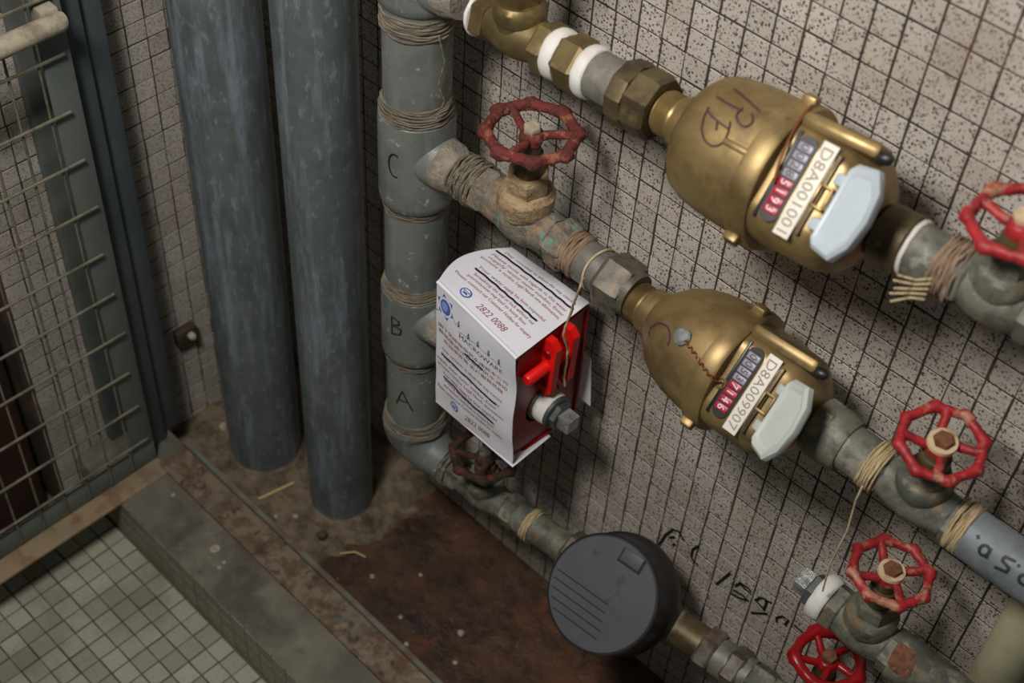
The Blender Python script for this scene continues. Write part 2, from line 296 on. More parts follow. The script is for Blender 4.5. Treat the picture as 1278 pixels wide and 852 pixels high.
# ------------------------------------------------------------------ tiled surfaces
T = 0.025
def tile_mesh(name, m, a=.0232, h=.0035, c=.0003):
    x = a / 2; y = x - c
    vs = [(-x, -x, -.002), (x, -x, -.002), (x, x, -.002), (-x, x, -.002), (-x, -x, h - c), (x, -x, h - c), (x, x, h - c), (-x, x, h - c), (-y, -y, h), (y, -y, h), (y, y, h), (-y, y, h)]
    fs = [(0, 3, 2, 1)] + [(i, (i + 1) % 4, 4 + (i + 1) % 4, 4 + i) for i in range(4)] + [(4 + i, 4 + (i + 1) % 4, 8 + (i + 1) % 4, 8 + i) for i in range(4)] + [(8, 9, 10, 11)]
    me = bpy.data.meshes.new(name); me.from_pydata(vs, [], fs); me.update(); me.materials.append(m); return me
def frame_size(p):
    q = p - CAM_LOC; z = q.dot(FWD)
    if z < .1: return 0
    x = 639 + FPX * q.dot(RIGHT) / z; y = 426 + FPX * q.dot(DOWN) / z
    return 1 / z if (-15 < x < 1293 and -15 < y < 867) else 0
def tile_surface(parent, cells, basis, m, hide=None, limit=290):
    """cells: list of centre points; basis: 3x3 matrix (columns u, v, normal). Largest in view become tile objects, the rest one stuff mesh."""
    me = tile_mesh('tile', MT[m])
    n = V(basis.col[2])
    def score(p):
        s = frame_size(p)
        if hide and hide(p): s = 0
        return s * abs((CAM_LOC - p).normalized().dot(n))
    sc = sorted(((score(p), i) for i, p in enumerate(cells)), reverse=True)
    pick = {i for s, i in sc[:limit] if s > 0}
    vs = []; fs = []
    src = [tuple(v.co) for v in me.vertices]; sf = [tuple(p.vertices) for p in me.polygons]
    for i, p in enumerate(cells):
        r = Matrix.Rotation(random.gauss(0, .010), 3, 'Z'); r = basis @ r @ Matrix.Rotation(random.gauss(0, .006), 3, 'X') @ Matrix.Rotation(random.gauss(0, .006), 3, 'Y')
        q = p + basis.col[0] * random.gauss(0, .00025) + basis.col[1] * random.gauss(0, .00025)
        M = Matrix.Translation(q) @ r.to_4x4()
        if i in pick:
            o = bpy.data.objects.new('tile', me); COL.objects.link(o); o.parent = parent; o.matrix_world = M
            o.matrix_parent_inverse = Matrix(); o.matrix_basis = M
        else:
            b = len(vs); vs += [M @ V(c) for c in src]; fs += [tuple(k + b for k in f) for f in sf]
    if vs:
        mm = bpy.data.meshes.new('tile_field'); mm.from_pydata([tuple(v) for v in vs], [], fs); mm.update(); mm.materials.append(MT[m])
        o = bpy.data.objects.new('tile_field', mm); COL.objects.link(o); o.parent = parent; o['kind'] = 'stuff'
B_BACK = Matrix(((1, 0, 0), (0, 0, -1), (0, 1, 0)))        # u=+x, v=+z, n=-y
B_LEFT = Matrix(((0, 0, 1), (1, 0, 0), (0, 1, 0)))         # u=+y, v=+z, n=+x
B_FLOOR = Matrix(((1, 0, 0), (0, 1, 0), (0, 0, 1)))
XL = -0.755; TH = .0035
XR = 0.85; ZT = 1.75
wb = struct(MB().box(((XL + XR) / 2, (.05 + .0006), ZT / 2 - .05), (XR - XL + .2, .1, ZT + .1)).build('wall_back', 'grout', smooth=False))
cells = []
for i in range(-31, 34):
    for j in range(-26, 40):
        x = (i + .5) * T; z = .955 - (j + .5) * T
        if x > XL + .008 and x < XR and z > .006 and z < ZT: cells.append(V((x, TH, z)))
tile_surface(wb, cells, B_BACK, 'tile')
YE = -.376
wl = struct(MB().box((XL - .05 - .0006, (YE + .1) / 2, ZT / 2 - .05), (.1, .1 - YE, ZT + .1)).build('wall_left', 'grout', smooth=False))
cells = []
for i in range(-8, 6):
    for j in range(-44, 28):
        y = -.1672 + (i + .5) * T; z = .648 - (j + .5) * T
        if y < -.004 and y - T / 2 > YE - .002 and z > .006 and z < ZT: cells.append(V((XL - TH, y, z)))
tile_surface(wl, cells, B_LEFT, 'tile_left')
# brown door beside the tiled strip, set back in the left wall
dr = struct(MB().box((XL - .045, YE - .45, .87), (.03, .88, 1.75), .004).build('door_1', 'brown_door'))
MB().box((XL - .026, YE - .045, .87), (.02, .07, 1.75), .003).build('door_stile', 'brown_door', dr)
MB().box((XL - .026, YE - .45, .07), (.02, .70, .12), .003).build('door_rail', 'brown_door', dr)
# floors
fl = struct(MB().box((0, -1.05, -.05), (2.2, 1.42, .1)).build('floor', 'grout_floor', smooth=False))
cells = []
for i in range(-20, 75):
    for j in range(-40, 8):
        x = -.613 + (i + .5) * T; y = -.493 + (j + .5) * T
        if XL + .01 < x < .8 and -1.4 < y < -.345: cells.append(V((x, y, -.0029)))
tile_surface(fl, cells, B_FLOOR, 'tile_floor')
# uneven concrete bed behind the kerb
def grid_surface(x0, x1, y0, y1, nx, ny, zf):
    b = MB(); vs = []; fs = []
    for j in range(ny + 1):
        for i in range(nx + 1):
            x = x0 + (x1 - x0) * i / nx; y = y0 + (y1 - y0) * j / ny; vs.append((x, y, zf(x, y)))
    for j in range(ny):
        for i in range(nx):
            a = j * (nx + 1) + i; fs.append((a, a + 1, a + nx + 2, a + nx + 1))
    return b.add(vs, fs)
def bed_z(x, y):
    return .004 + .004 * noise.noise(V((x * 14, y * 14, 0))) + .0025 * noise.noise(V((x * 60, y * 60, 2)))
grid_surface(XL, XR, -.235, .002, 150, 34, bed_z).build('concrete_bed', 'bed', fl, ang=60)
def mortar_z(x, y):
    d = max(0, min(1, (x + .755) / .05 * .3 + .7)) * max(0, min(1, (-.425 - x) / .12 + .5 * noise.noise(V((x * 16, y * 16, 5))) + .35 * noise.noise(V((x * 60, y * 60, 5)))))
    return -.006 + .022 * min(1, d * 1.6) + .006 * noise.noise(V((x * 45, y * 45, 9))) * min(1, d * 3)
grid_surface(XL, -.36, -.232, .0, 80, 48, mortar_z).build('mortar_bed', 'mortar', fl, ang=60)
# kerb: concrete top, tiled face
kb = struct(MB().box(((XL + XR) / 2, -.285, .0395), (XR - XL, .112, .081), .003).build('trim_1', 'concrete'))
cells = []
for i in range(-20, 75):
    for j in range(3):
        x = -.613 + (i + .5) * T; z = .004 + (j + .5) * T
        if XL + .01 < x < .8: cells.append(V((x, -.3381, z)))
tile_surface(kb, cells, B_BACK, 'tile_kerb', limit=200)

# rusted angle iron on the kerb
ai = thing('angle_iron', 'rust-pitted angle iron lying along the inner edge of the concrete kerb', 'angle iron', (-.2, -.25, .08))
def wavy_bar(x0, x1, yc, zc, sy, sz, n=60):
    b = MB(); vs = []; fs = []
    for i in range(n + 1):
        x = x0 + (x1 - x0) * i / n
        e = .0012 * noise.noise(V((x * 25, yc * 9, 1))); g = .0012 * noise.noise(V((x * 40, yc * 9, 4)))
        vs += [(x, yc - sy / 2 + e, zc - sz / 2), (x, yc + sy / 2 + g, zc - sz / 2), (x, yc + sy / 2 + g, zc + sz / 2), (x, yc - sy / 2 + e, zc + sz / 2)]
        if i:
            a = 4 * i - 4; bb = 4 * i
            fs += [(a + k, a + (k + 1) % 4, bb + (k + 1) % 4, bb + k) for k in range(4)]
    fs += [(0, 3, 2, 1), (4 * n, 4 * n + 1, 4 * n + 2, 4 * n + 3)]
    return b.add(vs, fs)
O = Matrix.Translation(-V((-.2, -.25, .08)))
wavy_bar(-.672, .8, -.2535, .0822, .040, .0045).xf(O).build('flange', 'rust_iron', ai, ang=30)
wavy_bar(-.672, .8, -.2305, .0850, .0065, .0130).xf(O).build('lip', 'rust_lip', ai, ang=30)

# ------------------------------------------------------------------ gate, post
gx = -.678
gl = V((gx, -.268, .08))
gt = thing('mesh_gate', 'grey steel gate with welded wire mesh and rusty bottom flange, swung open', 'gate', gl)
G = Matrix.Translation(-gl)
GY1 = -1.02; GZ1 = 1.68
MB().box((gx - .006, -.283, (.08 + GZ1) / 2), (.004, .030, GZ1 - .08), .001).xf(G).build('hinge_stile', 'steel_blue', gt)
MB().box((gx - .022, -.270, (.08 + GZ1) / 2), (.034, .004, GZ1 - .08), .001).xf(G).build('stile_return', 'steel_blue', gt)
MB().box((gx - .006, GY1 + .015, (.08 + GZ1) / 2), (.004, .030, GZ1 - .08), .001).xf(G).build('lock_stile', 'steel_blue', gt)
MB().box((gx - .006, (GY1 - .268) / 2, GZ1 - .015), (.005, -.268 - GY1, .030), .001).xf(G).build('top_rail', 'steel_blue', gt)
MB().box((gx - .006, (GY1 - .268) / 2, .098), (.0045, -.268 - GY1, .036), .001).xf(G).build('bottom_rail', 'steel_blue', gt)
MB().box((gx + .006, (GY1 - .268) / 2, .080), (.036, -.268 - GY1, .004), .001).jitter(.0006, 60).xf(G).build('bottom_flange', 'gate_bottom', gt)
k = 0
while True:
    y = -.3045 - .0315 * k
    if y < GY1 + .02: break
    MB().tube([(gx - .0012, y + .0006 * math.sin(k), .092), (gx - .0012, y, .6), (gx - .0012, y + .001 * math.sin(k * 3), 1.1), (gx - .0012, y, GZ1 - .01)], .0014, 6).xf(G).build('mesh_wire_upright', 'wire', gt); k += 1
for k in range(24):
    z = .134 + .0641 * k
    dz = .001 * math.sin(k * 2.1)
    MB().tube([(gx + .0012, -.2775 - .003 * (k % 3), z + dz), (gx + .0012, -.5, z), (gx + .0012, GY1 + .006, z - dz)], .0018, 6).xf(G).build('mesh_wire_crossing', 'wire', gt)
b = MB().tube([(gx + .016, -.2785, .757), (gx + .016, -.283, .7573), (gx + .016, -.36, .757), (gx + .016, -.62, .757)], [.0085, .0098, .0098, .0098], 16)
b.jitter(.0008, 80).xf(G).build('slide_bolt', 'bar', gt)
MB().box((gx + .004, -.288, .757), (.016, .018, .024), .002).xf(G).build('bolt_bracket', 'bar', gt)
pt = thing('gate_post', 'blue-grey painted steel gate post standing on the kerb beside the tiled strip', 'post', (-.71, -.24, .08))
G = Matrix.Translation(-V((-.71, -.24, .08)))
MB().box((-.7275, -.2535, .88), (.055, .027, 1.6), .002).xf(G).build('post_face', 'post_blue', pt)
MB().box((-.7490, -.279, .88), (.012, .030, 1.6), .002).xf(G).build('jamb_plate', 'steel_blue', pt)
MB().box((-.7325, -.2260, .88), (.045, .028, 1.6), .002).xf(G).build('post_return', 'post_blue', pt)
# wall clip beside the post
cl = thing('wall_clip', 'small dark clip with a pale bolt on the tiled strip beside the post', 'clip', (XL, -.161, .18))
MB().box((.006, 0, 0), (.012, .030, .026), .002).build('clip_plate', 'dark_bolt', cl)
MB().lathe([(.0, .005), (.006, .005), (.0085, .003)], (.012, .004, .002), (1, 0, 0), 12).build('clip_bolt', 'pebble', cl)

# ------------------------------------------------------------------ downpipes
def wobr(a, s):
    return lambda t, th: 1 + a * noise.noise(V((t * s, math.cos(th), math.sin(th))))
for (x, y, r, z0, lab) in ((-.647, -.127, .0465, .012, 'thick grey-painted pipe rising from dirty mortar next to the tiled strip'), (-.517, -.106, .0405, .008, 'grey-painted pipe standing between the thicker pipe and the lettered riser')):
    t = thing('downpipe', lab, 'pipe', (x, y, z0))
    n = 40
    MB().lathe([(-.006 + 1.70 * i / n, r) for i in range(n + 1)], (0, 0, 0), (0, 0, 1), 48, wob=wobr(.006, 4)).build('pipe_barrel', 'paint_big', t)
    MB().lathe([(-.008, r + .010), (.002, r + .007), (.007, r + .0018), (.009, r - .001)], (0, 0, 0), (0, 0, 1), 40, wob=wobr(.07, 9)).jitter(.002, 60).build('mortar_collar', 'mortar', t)

# ------------------------------------------------------------------ riser
RX, RY = -.399, -.085
rs = thing('riser_pipe', 'grey-painted standpipe lettered A, B and C with hemp-wrapped joints', 'pipe', (RX, RY, .17))
def rz(z): return z - .17
def seg_lathe(name, m, prof, wob=None, jit=0):
    b = MB().lathe([(rz(z), r) for z, r in prof], (0, 0, 0), (0, 0, 1), 48, wob=wob)
    if jit: b.jitter(jit, 90)
    return b.build(name, m, rs)
# narrow barrels between tees
for z0, z1 in ((.26, .39), (.485, .61), (.70, .84), (.92, 1.6)):
    seg_lathe('pipe_barrel', 'paint', [(z0, .0318), (z1, .0318)], wobr(.005, 6))
# tees (wider)
for z0, z1, zb in ((.385, .487, .455), (.605, .715, .672), (.83, .93, .857)):
    seg_lathe('tee', 'paint', [(z0, .0325), (z0 + .004, .036), (z0 + .012, .0368), (z1 - .012, .0368), (z1 - .004, .0362), (z1, .0325)], wobr(.008, 6))
# hemp wraps
def rope(z0, z1, r0, r1, n, m='hemp'):
    b = MB(); turns = n * 2
    for k in range(turns):
        f = (k + .5) / turns; z = z0 + (z1 - z0) * f; r = r0 + (r1 - r0) * f - .0010
        tl = random.uniform(-.0015, .0015); ph = random.uniform(0, 6.28)
        pts = []
        for q in range(40):
            th = 2 * math.pi * q / 40
            pts.append(((r + .0006 * math.sin(5 * th + ph)) * math.cos(th), (r + .0006 * math.sin(5 * th + ph)) * math.sin(th), rz(z) + tl * math.sin(th + ph) + .0007 * math.sin(3 * th + ph)))
        b.tube(pts, (z1 - z0) / turns * .62, 6, closed=True)
    b.jitter(.0008, 160)
    return b.build('hemp_wrap', m, rs)
rope(.713, .731, .0365, .0325, 6); rope(.806, .826, .034, .0335, 6); rope(.596, .605, .0325, .0345, 4); rope(.484, .500, .036, .0325, 5); rope(.377, .385, .0325, .0345, 3); rope(.262, .284, .0375, .034, 6); rope(.93, .945, .0365, .0325, 5)
# loose hemp strand by the upper joint
MB().tube([V((.034, -.006, rz(.81))), V((.037, -.002, rz(.785))), V((.036, -.008, rz(.762))), V((.040, -.004, rz(.745))), V((.038, -.012, rz(.727)))], .0008, 6).build('hemp_strand', 'hemp', rs)
# foot elbow
el = []
for q in range(9):
    a = math.pi / 2 * q / 8
    el.append(V((.040 - .040 * math.cos(a), 0, rz(.262) - .034 * math.sin(a) )))
el = [V((0, 0, rz(.268)))] + el + [V((.056, .001, rz(.2285)))]
MB().tube(el, [.0372, .0372, .0368, .0358, .0345, .0328, .0306, .0285, .0262, .0245, .0225], 32).build('elbow', 'paint', rs)
# branch sockets
for z, d in ((.452, (1, 0, 0)), (.668, (1, 0, 0)), (.857, (1, 0, .065))):
    MB().lathe([(.020, .0275), (.032, .0262), (.040, .0248), (.043, .0225)], (0, 0, rz(z)), d, 36, wob=wobr(.02, 30)).jitter(.0006, 90).build('tee_boss', 'paint', rs)
    MB().lathe([(.036, .0225), (.039, .0252), (.046, .0246), (.053, .0226), (.060, .0205)], (0, 0, rz(z)), d, 36, wob=wobr(.05, 30)).jitter(.0016, 90).build('branch_socket', 'dusty' if z < .8 else 'dusty', rs)
# marker letters on the barrel, drawn round the pipe
def on_riser(z0, strokes, r):
    for st in strokes:
        pts = []; ups = []
        n = 10
        poly = []
        for i in range(len(st) - 1):
            for q in range(n): poly.append((st[i][0] + (st[i + 1][0] - st[i][0]) * q / n, st[i][1] + (st[i + 1][1] - st[i][1]) * q / n))
        poly.append(st[-1])
        for a, z in poly:
            th = math.radians(a); nrm = V((math.cos(th), math.sin(th), 0))
            pts.append(nrm * (r + .0006) + V((0, 0, rz(z0 + z)))); ups.append(nrm)
        vs, fs = stroke(pts, .0018, ups); flat_obj('marker_letter', vs, fs, 'marker', rs)
arc = lambda cx, cy, rx, ry, a0, a1, n=14: [(cx + rx * math.cos(math.radians(a0 + (a1 - a0) * i / n)), cy + ry * math.sin(math.radians(a0 + (a1 - a0) * i / n))) for i in range(n + 1)]
cdir = math.degrees(math.atan2(-.79 + .085, .36 + .399))   # towards the viewer
L0 = cdir - 33
on_riser(.668, [arc(L0, 0, 11, .0135, 60, 290)], .0368)
on_riser(.449, [[(L0 - 9, .013), (L0 - 9, -.012)], [(L0 - 9, .013), (L0 + 4, .011), (L0 + 5, .005), (L0 - 7, .001)], [(L0 - 7, .001), (L0 + 9, -.001), (L0 + 7, -.009), (L0 - 10, -.013)]], .0368)
on_riser(.33, [[(L0 + 6, .014), (L0 - 8, -.012)], [(L0 + 6, .014), (L0 + 28, -.016)], [(L0 - 3, -.002), (L0 + 16, -.003)]], .0318)
on_riser(.865, [arc(L0 + 2, 0, 10, .012, 180, 340)], .0368)

# ------------------------------------------------------------------ plumbing kit
def rotx(a): return Matrix.Rotation(math.radians(a), 3, 'X')
def handwheel(parent, z, R, m, nutm, spokes=4, lobes=8, tilt=(0, 0), ph=0.0, rr=.0044, washer=None):
    b = MB(); n = lobes * 8
    pts = []; rad = []
    for k in range(n):
        th = 2 * math.pi * k / n + ph; c = math.cos(lobes * th)
        rr2 = R * (.985 + .085 * max(0, c) ** 2); pts.append((rr2 * math.cos(th), rr2 * math.sin(th), .0))
        rad.append(rr * (.95 + .36 * max(0, c) ** 2))
    b.tube(pts, rad, 12, closed=True)
    b.lathe([(-.008, .0095), (-.004, .011), (.003, .0105), (.005, .0085)], (0, 0, -.003), (0, 0, 1), 24)
    for k in range(spokes):
        th = 2 * math.pi * k / spokes + ph + .4
        d = V((math.cos(th), math.sin(th), 0)); s = V((-d.y, d.x, 0))
        b.tube([d * .006 + V((0, 0, -.004)), d * (R * .4) + s * .002 + V((0, 0, -.003)), d * (R * .75) + V((0, 0, -.001)), d * R], [.0048, .0038, .0036, .0042], 10)
    b.jitter(.0011, 130)
    M = Matrix.Translation((0, 0, z)) @ Matrix.Rotation(math.radians(tilt[0]), 4, 'X') @ Matrix.Rotation(math.radians(tilt[1]), 4, 'Y')
    h = b.xf(M).build('handwheel', m, parent, ang=60)
    MB().hexnut(.0015, .0072, .0078, (0, 0, 0), (0, 0, 1), 6, .3).xf(M).build('wheel_nut', nutm, h)
    if washer: MB().lathe([(.0005, .0115), (.0035, .0110), (.0035, .005)], (0, 0, 0), (0, 0, 1), 28, cap=False).xf(M).build('wheel_washer', washer, h)
    return h
def gate_valve(label, loc, rot, bm_, hexm, bonm, wheelm, nutm, hz, R, L=.062, br=.0175, hr=.0225, bon=(.0235, .012, .035), spokes=4, lobes=8, tilt=(0, 0), ph=0.0, washer=None, wheel=True, hexseg=6, jit=.0008, group=None, rr=.0044, name='gate_valve'):
    t = thing(name, label, 'valve', loc, rot, group)
    b = MB(); h = L * .36
    b.lathe([(-L + h, br), (-.021, br * 1.02), (-.012, br * 1.16), (0, br * 1.22), (.012, br * 1.16), (.021, br * 1.02), (L - h, br)], seg=36)
    b.lathe([(0, br * 1.15), (bon[1], br * 1.12), (bon[1] + .004, bon[0] * .96)], (0, 0, 0), (0, 0, 1), 36)
    b.jitter(jit, 80).build('valve_body', bm_, t)
    for s in (-1, 1):
        MB().hexnut(L - h, L, hr, (0, 0, 0), (s, 0, 0), hexseg, .25).jitter(jit, 80).build('end_hex', hexm, t, ang=25)
    MB().lathe([(bon[1], bon[0] * .95), (bon[1] + .003, bon[0]), (bon[2] - .004, bon[0]), (bon[2], bon[0] * .86)], (0, 0, 0), (0, 0, 1), 36).jitter(jit, 80).build('bonnet', bonm, t)
    zh = bon[2]
    if wheel:
        top = hz - .006
        g = max(zh + .012, zh + (top - zh) * .32)
        MB().hexnut(zh - .001, g, bon[0] * .80, (0, 0, 0), (0, 0, 1), 6, .2).jitter(jit * .5, 80).build('bonnet_hex', bonm, t, ang=25)
        MB().lathe([(g - .001, .0125), (g + (top - g) * .6, .0118), (g + (top - g) * .62, .0095), (top, .0085)], (0, 0, 0), (0, 0, 1), 28).build('gland_nut', 'brass_dark', t)
        MB().lathe([(top - .004, .0055), (hz + .004, .0055)], (0, 0, 0), (0, 0, 1), 16).build('stem', 'stem', t)
        handwheel(t, hz, R, wheelm, nutm, spokes, lobes, tilt, ph, rr, washer)
    return t
def wrap_x(t, x0, x1, r, m, n=5, d=(1, 0, 0), loose=.0006, name='hemp_wrap', o=(0, 0, 0)):
    b = MB()
    for k in range(n):
        x = x0 + (x1 - x0) * (k + .5) / n; ph = random.uniform(0, 6.28); tl = random.uniform(-.0012, .0012)
        pts = []
        for q in range(36):
            th = 2 * math.pi * q / 36; rr = r + loose * math.sin(4 * th + ph)
            pts.append((x + tl * math.sin(th + ph), rr * math.cos(th), rr * math.sin(th)))
        b.tube(pts, (x1 - x0) / n * .62, 6, closed=True)
    b.jitter(loose, 170)
    return b.xf(Matrix.Translation(V(o))).build(name, m, t)
def tape_ring(t, x0, x1, r, name='sealing_tape', d=(1, 0, 0), o=(0, 0, 0)):
    w = x1 - x0
    return MB().lathe([(x0, r * .93), (x0 + w * .15, r * .99), (x0 + w * .4, r * 1.02), (x0 + w * .7, r), (x0 + w * .9, r * .98), (x1, r * .92)], o, d, 36, wob=wobr(.035, 60)).jitter(.0006, 140).build(name, 'tape', t)

# lines of the branches
CZ = .672; BY = -.085
def Dp(x): return V((x, BY, .857 + .0647 * (x + .305)))
ROTD = Matrix.Rotation(-math.atan(.0647), 3, 'Y')
AZ = lambda x: .234 + .052 * (x + .29)
AYf = lambda x: -.085 + .062 * (x + .29)
def Ap(x): return V((x, AYf(x), AZ(x)))
da = (Ap(.1) - Ap(-.3)).normalized()
ROTA = Matrix((da, V((0, 0, 1)).cross(da).normalized(), da.cross(V((0, 0, 1)).cross(da).normalized()))).transposed()
ROT0 = Matrix.Identity(3)

# ------------------------------------------------------------------ brass meters
def brass_meter(label, loc, rot, lidm, serial, marks, seal, lid_tilt=-34):
    t = thing('water_meter', label, 'water meter', loc, rot)
    # dome
    dome = [(0, .0165)]
    for k in range(5): dome += [(.0015 + .003 * k, .0165), (.003 + .003 * k, .0180)]
    dome += [(.017, .0175), (.019, .0200), (.030, .0212)]
    if seal: dome += [(.036, .0275), (.046, .0375), (.058, .0445), (.072, .0490), (.090, .0520), (.104, .0530)]
    else: dome += [(.033, .0300), (.037, .0405), (.043, .0465), (.052, .0500), (.070, .0525), (.090, .0535), (.104, .0535)]
    body = MB().lathe(dome, seg=64).build('meter_body', 'brass', t, ang=30)
    MB().lathe([(.102, .0530), (.103, .0558), (.106, .0565), (.117, .0565), (.120, .0550), (.121, .050)], seg=64).build('flange_ring', 'brass', t, ang=30)
    for a in (20, 160, 265):
        ar = math.radians(a); c = V((.110, math.cos(ar) * .057, math.sin(ar) * .057))
        MB().box(c, (.012, .010, .010), .002, Matrix.Rotation(ar, 4, 'X')).build('flange_lug', 'brass', t)
    # head with flat register face
    zt = .0435; b = MB(); prof = [(.119, .0515, .046), (.124, .0520, zt), (.165, .0505, zt), (.175, .0460, .040), (.186, .034, .030), (.191, .022, .021), (.193, .0195, .0195)]
    sg = 64; vs = []; fs = []
    for x, r, z_ in prof:
        for q in range(sg):
            th = 2 * math.pi * q / sg; cy, cz = math.cos(th), math.sin(th)
            pw = .72 if r > .03 else 1.0
            y = r * math.copysign(abs(cy) ** pw, cy) * (.93 if r > .03 else 1); z = r * math.copysign(abs(cz) ** pw, cz) * (.93 if r > .03 else 1)
            vs.append((x, y, min(z, z_)))
    for i in range(len(prof) - 1):
        for q in range(sg):
            q2 = (q + 1) % sg; fs.append((i * sg + q, i * sg + q2, (i + 1) * sg + q2, (i + 1) * sg + q))
    fs += [tuple(range(sg))[::-1], tuple(range((len(prof) - 1) * sg, len(prof) * sg))]
    b.add(vs, fs).build('meter_head', 'brass', t, ang=32)
    MB().box((.150, .0425, .0270), (.062, .012, .028), .0045, Matrix.Rotation(.04, 4, 'Z')).build('head_shoulder', 'brass', t)
    MB().lathe([(0, .004), (.005, .0048), (.010, .0045), (.013, .002)], (.178, .040, .034), (.9, .25, .2), 16).build('head_screw', 'black_plastic', t)
    MB().box((.1265, 0, zt + .0006), (.0022, .066, .0016), .0004).build('face_groove', 'window_black', t)
    out = [(.190, .0185)]
    for k in range(5): out += [(.193 + .003 * k, .0165), (.1945 + .003 * k, .0182)]
    out += [(.210, .0165)]
    MB().lathe(out, seg=40).build('outlet_thread', 'brass_dark', t, ang=30)
    # counter window (stadium)
    def stadium(cx, ly, w, z0, z1, n=10):
        r = w / 2; ring = [(cx + r * math.cos(a), ly / 2 - r + r * math.sin(a)) for a in [math.pi * i / n for i in range(n + 1)]] + [(cx + r * math.cos(a), -ly / 2 + r + r * math.sin(a)) for a in [math.pi + math.pi * i / n for i in range(n + 1)]]
        m = len(ring); vs = [(x, y, z0) for x, y in ring] + [(x, y, z1) for x, y in ring]
        return vs, [(i, (i + 1) % m, m + (i + 1) % m, m + i) for i in range(m)] + [tuple(range(m, 2 * m)), tuple(range(m))[::-1]]
    vs, fs = stadium(.1355, .064, .0155, zt - .002, zt + .0012)
    ct = MB().add(vs, fs).build('counter_window', 'window_black', t)
    digs = '0053' + '7146' if seal else '0028' + '5193'
    for i, ch in enumerate(digs):
        y = .0235 - i * .0067; red = i >= 4
        d = MB().box((.1355, y, zt + .0012), (.0115, .0056, .0022), .0006).build('counter_drum', 'drum_red' if red else 'drum_white', ct)
        tv, tf = text2d(ch, .0095)
        x0 = .1355 - .0033
        flat_obj('counter_digit', [(x0 + v, y + .0026 - u, zt + .00245) for u, v in tv], tf, 'digit_white' if red else 'digit_dark', ct)
    # serial strip
    lb = MB().box((.1510, -.001, zt + .0008), (.0125, .070, .0018), .0004).build('serial_strip', 'label', t)
    tv, tf = text2d(serial, .0118); wdt = max(u for u, v in tv); sc = .064 / wdt
    flat_obj('serial_number', [(.1510 - .0042 + v, .031 - u * sc, zt + .0019) for u, v in tv], tf, 'label_ink', lb)
    # hinge and flipped lid
    MB().box((.1605, 0, zt + .001), (.004, .060, .004), .001).build('face_edge', 'brass_dark', t)
    hg = MB()
    for (cx, cy, sx, sy) in ((.1600, 0, .0022, .017), (.1690, 0, .0022, .017), (.1645, .0075, .0105, .0022), (.1645, -.0075, .0105, .0022)): hg.box((cx, cy, zt + .005), (sx, sy, .0026), .0005)
    hg.build('lid_hinge', 'brass', t)
    ld = MB()
    # lid: shallow tray with chamfered outline, tilted down past the face edge
    out2 = [(-.016, -.027), (-.012, -.031), (.006, -.033), (.016, -.020), (.019, 0), (.016, .020), (.006, .033), (-.012, .031), (-.016, .027)]
    def ring(sc, z): return [(x * sc, y * sc, z) for x, y in out2]
    n = len(out2); vs = ring(.94, -.004) + ring(1.0, -.002) + ring(1.0, .003) + ring(.92, .0055) + ring(.80, .0045) + ring(.74, .0030)
    fs = [tuple(range(n))[::-1]]
    for i in range(5): fs += [(i * n + q, i * n + (q + 1) % n, (i + 1) * n + (q + 1) % n, (i + 1) * n + q) for q in range(n)]
    fs.append(tuple(range(5 * n, 6 * n)))
    ld.add(vs, fs)
    ld.box((-.0205, .0165, -.001), (.014, .009, .006), .0018); ld.box((-.0205, -.0165, -.001), (.014, .009, .006), .0018)
    Ml = Matrix.Translation((.172, -.001, zt + .003)) @ Matrix.Rotation(math.radians(lid_tilt), 4, 'Y') @ Matrix.Translation((.022, 0, .003))
    ld.xf(Ml).build('meter_lid', lidm, t, ang=30)
    # marker strokes on the dome: (x, angle degrees) polylines, angle measured from +z towards -y
    def dome_r(x):
        for (a, ra), (c, rc) in zip(dome, dome[1:]):
            if a <= x <= c: return ra + (rc - ra) * (x - a) / (c - a + 1e-9)
        return dome[-1][1]
    for st in marks:
        poly = []
        for i in range(len(st) - 1):
            p0, p1, p2, p3 = st[max(i - 1, 0)], st[i], st[i + 1], st[min(i + 2, len(st) - 1)]
            for q in range(6):
                f = q / 6; poly.append(tuple(.5 * (2 * p1[c] + (p2[c] - p0[c]) * f + (2 * p0[c] - 5 * p1[c] + 4 * p2[c] - p3[c]) * f * f + (3 * p1[c] - p0[c] - 3 * p2[c] + p3[c]) * f ** 3) for c in (0, 1)))
        poly.append(st[-1]); pts = []; ups = []
        for x, a in poly:
            ar = math.radians(a); nrm = V((-.25, -math.sin(ar), math.cos(ar))).normalized()
            pts.append(V((x, -math.sin(ar) * (dome_r(x) + .0007), math.cos(ar) * (dome_r(x) + .0007)))); ups.append(nrm)
        vs, fs = stroke(pts, .0016, ups); flat_obj('marker_stroke', vs, fs, 'marker_violet', t)
    if seal:
        ar = math.radians(-6); c = V((.0785, -math.sin(ar) * .0495, math.cos(ar) * .0495))
        s_ = MB().lathe([(0, .0058), (.0012, .0075), (.003, .0075), (.0042, .0055)], c, (-.1, -math.sin(ar), math.cos(ar)), 14).jitter(.0012, 120).build('lead_seal', 'lead', t)
        pts = []
        for i in range(25):
            f = i / 24; x = .083 + .041 * f
            pts.append((x, .004 - .012 * f + .0012 * math.sin(i * 1.9), (.0535 if x < .101 else .0582 if x < .121 else .047) + .0012 * math.cos(i * 1.9)))
        MB().tube(pts, .0010, 6).build('seal_wire', 'seal_wire', s_)
        pts = [(.124 + .004 * math.cos(a), -.008 + .004 * math.sin(a), zt + .0015) for a in [2 * math.pi * i / 14 for i in range(14)]]
        MB().tube(pts, .0012, 6, closed=True).build('seal_eye', 'brass', t)
    else:
        ar = math.radians(-2)
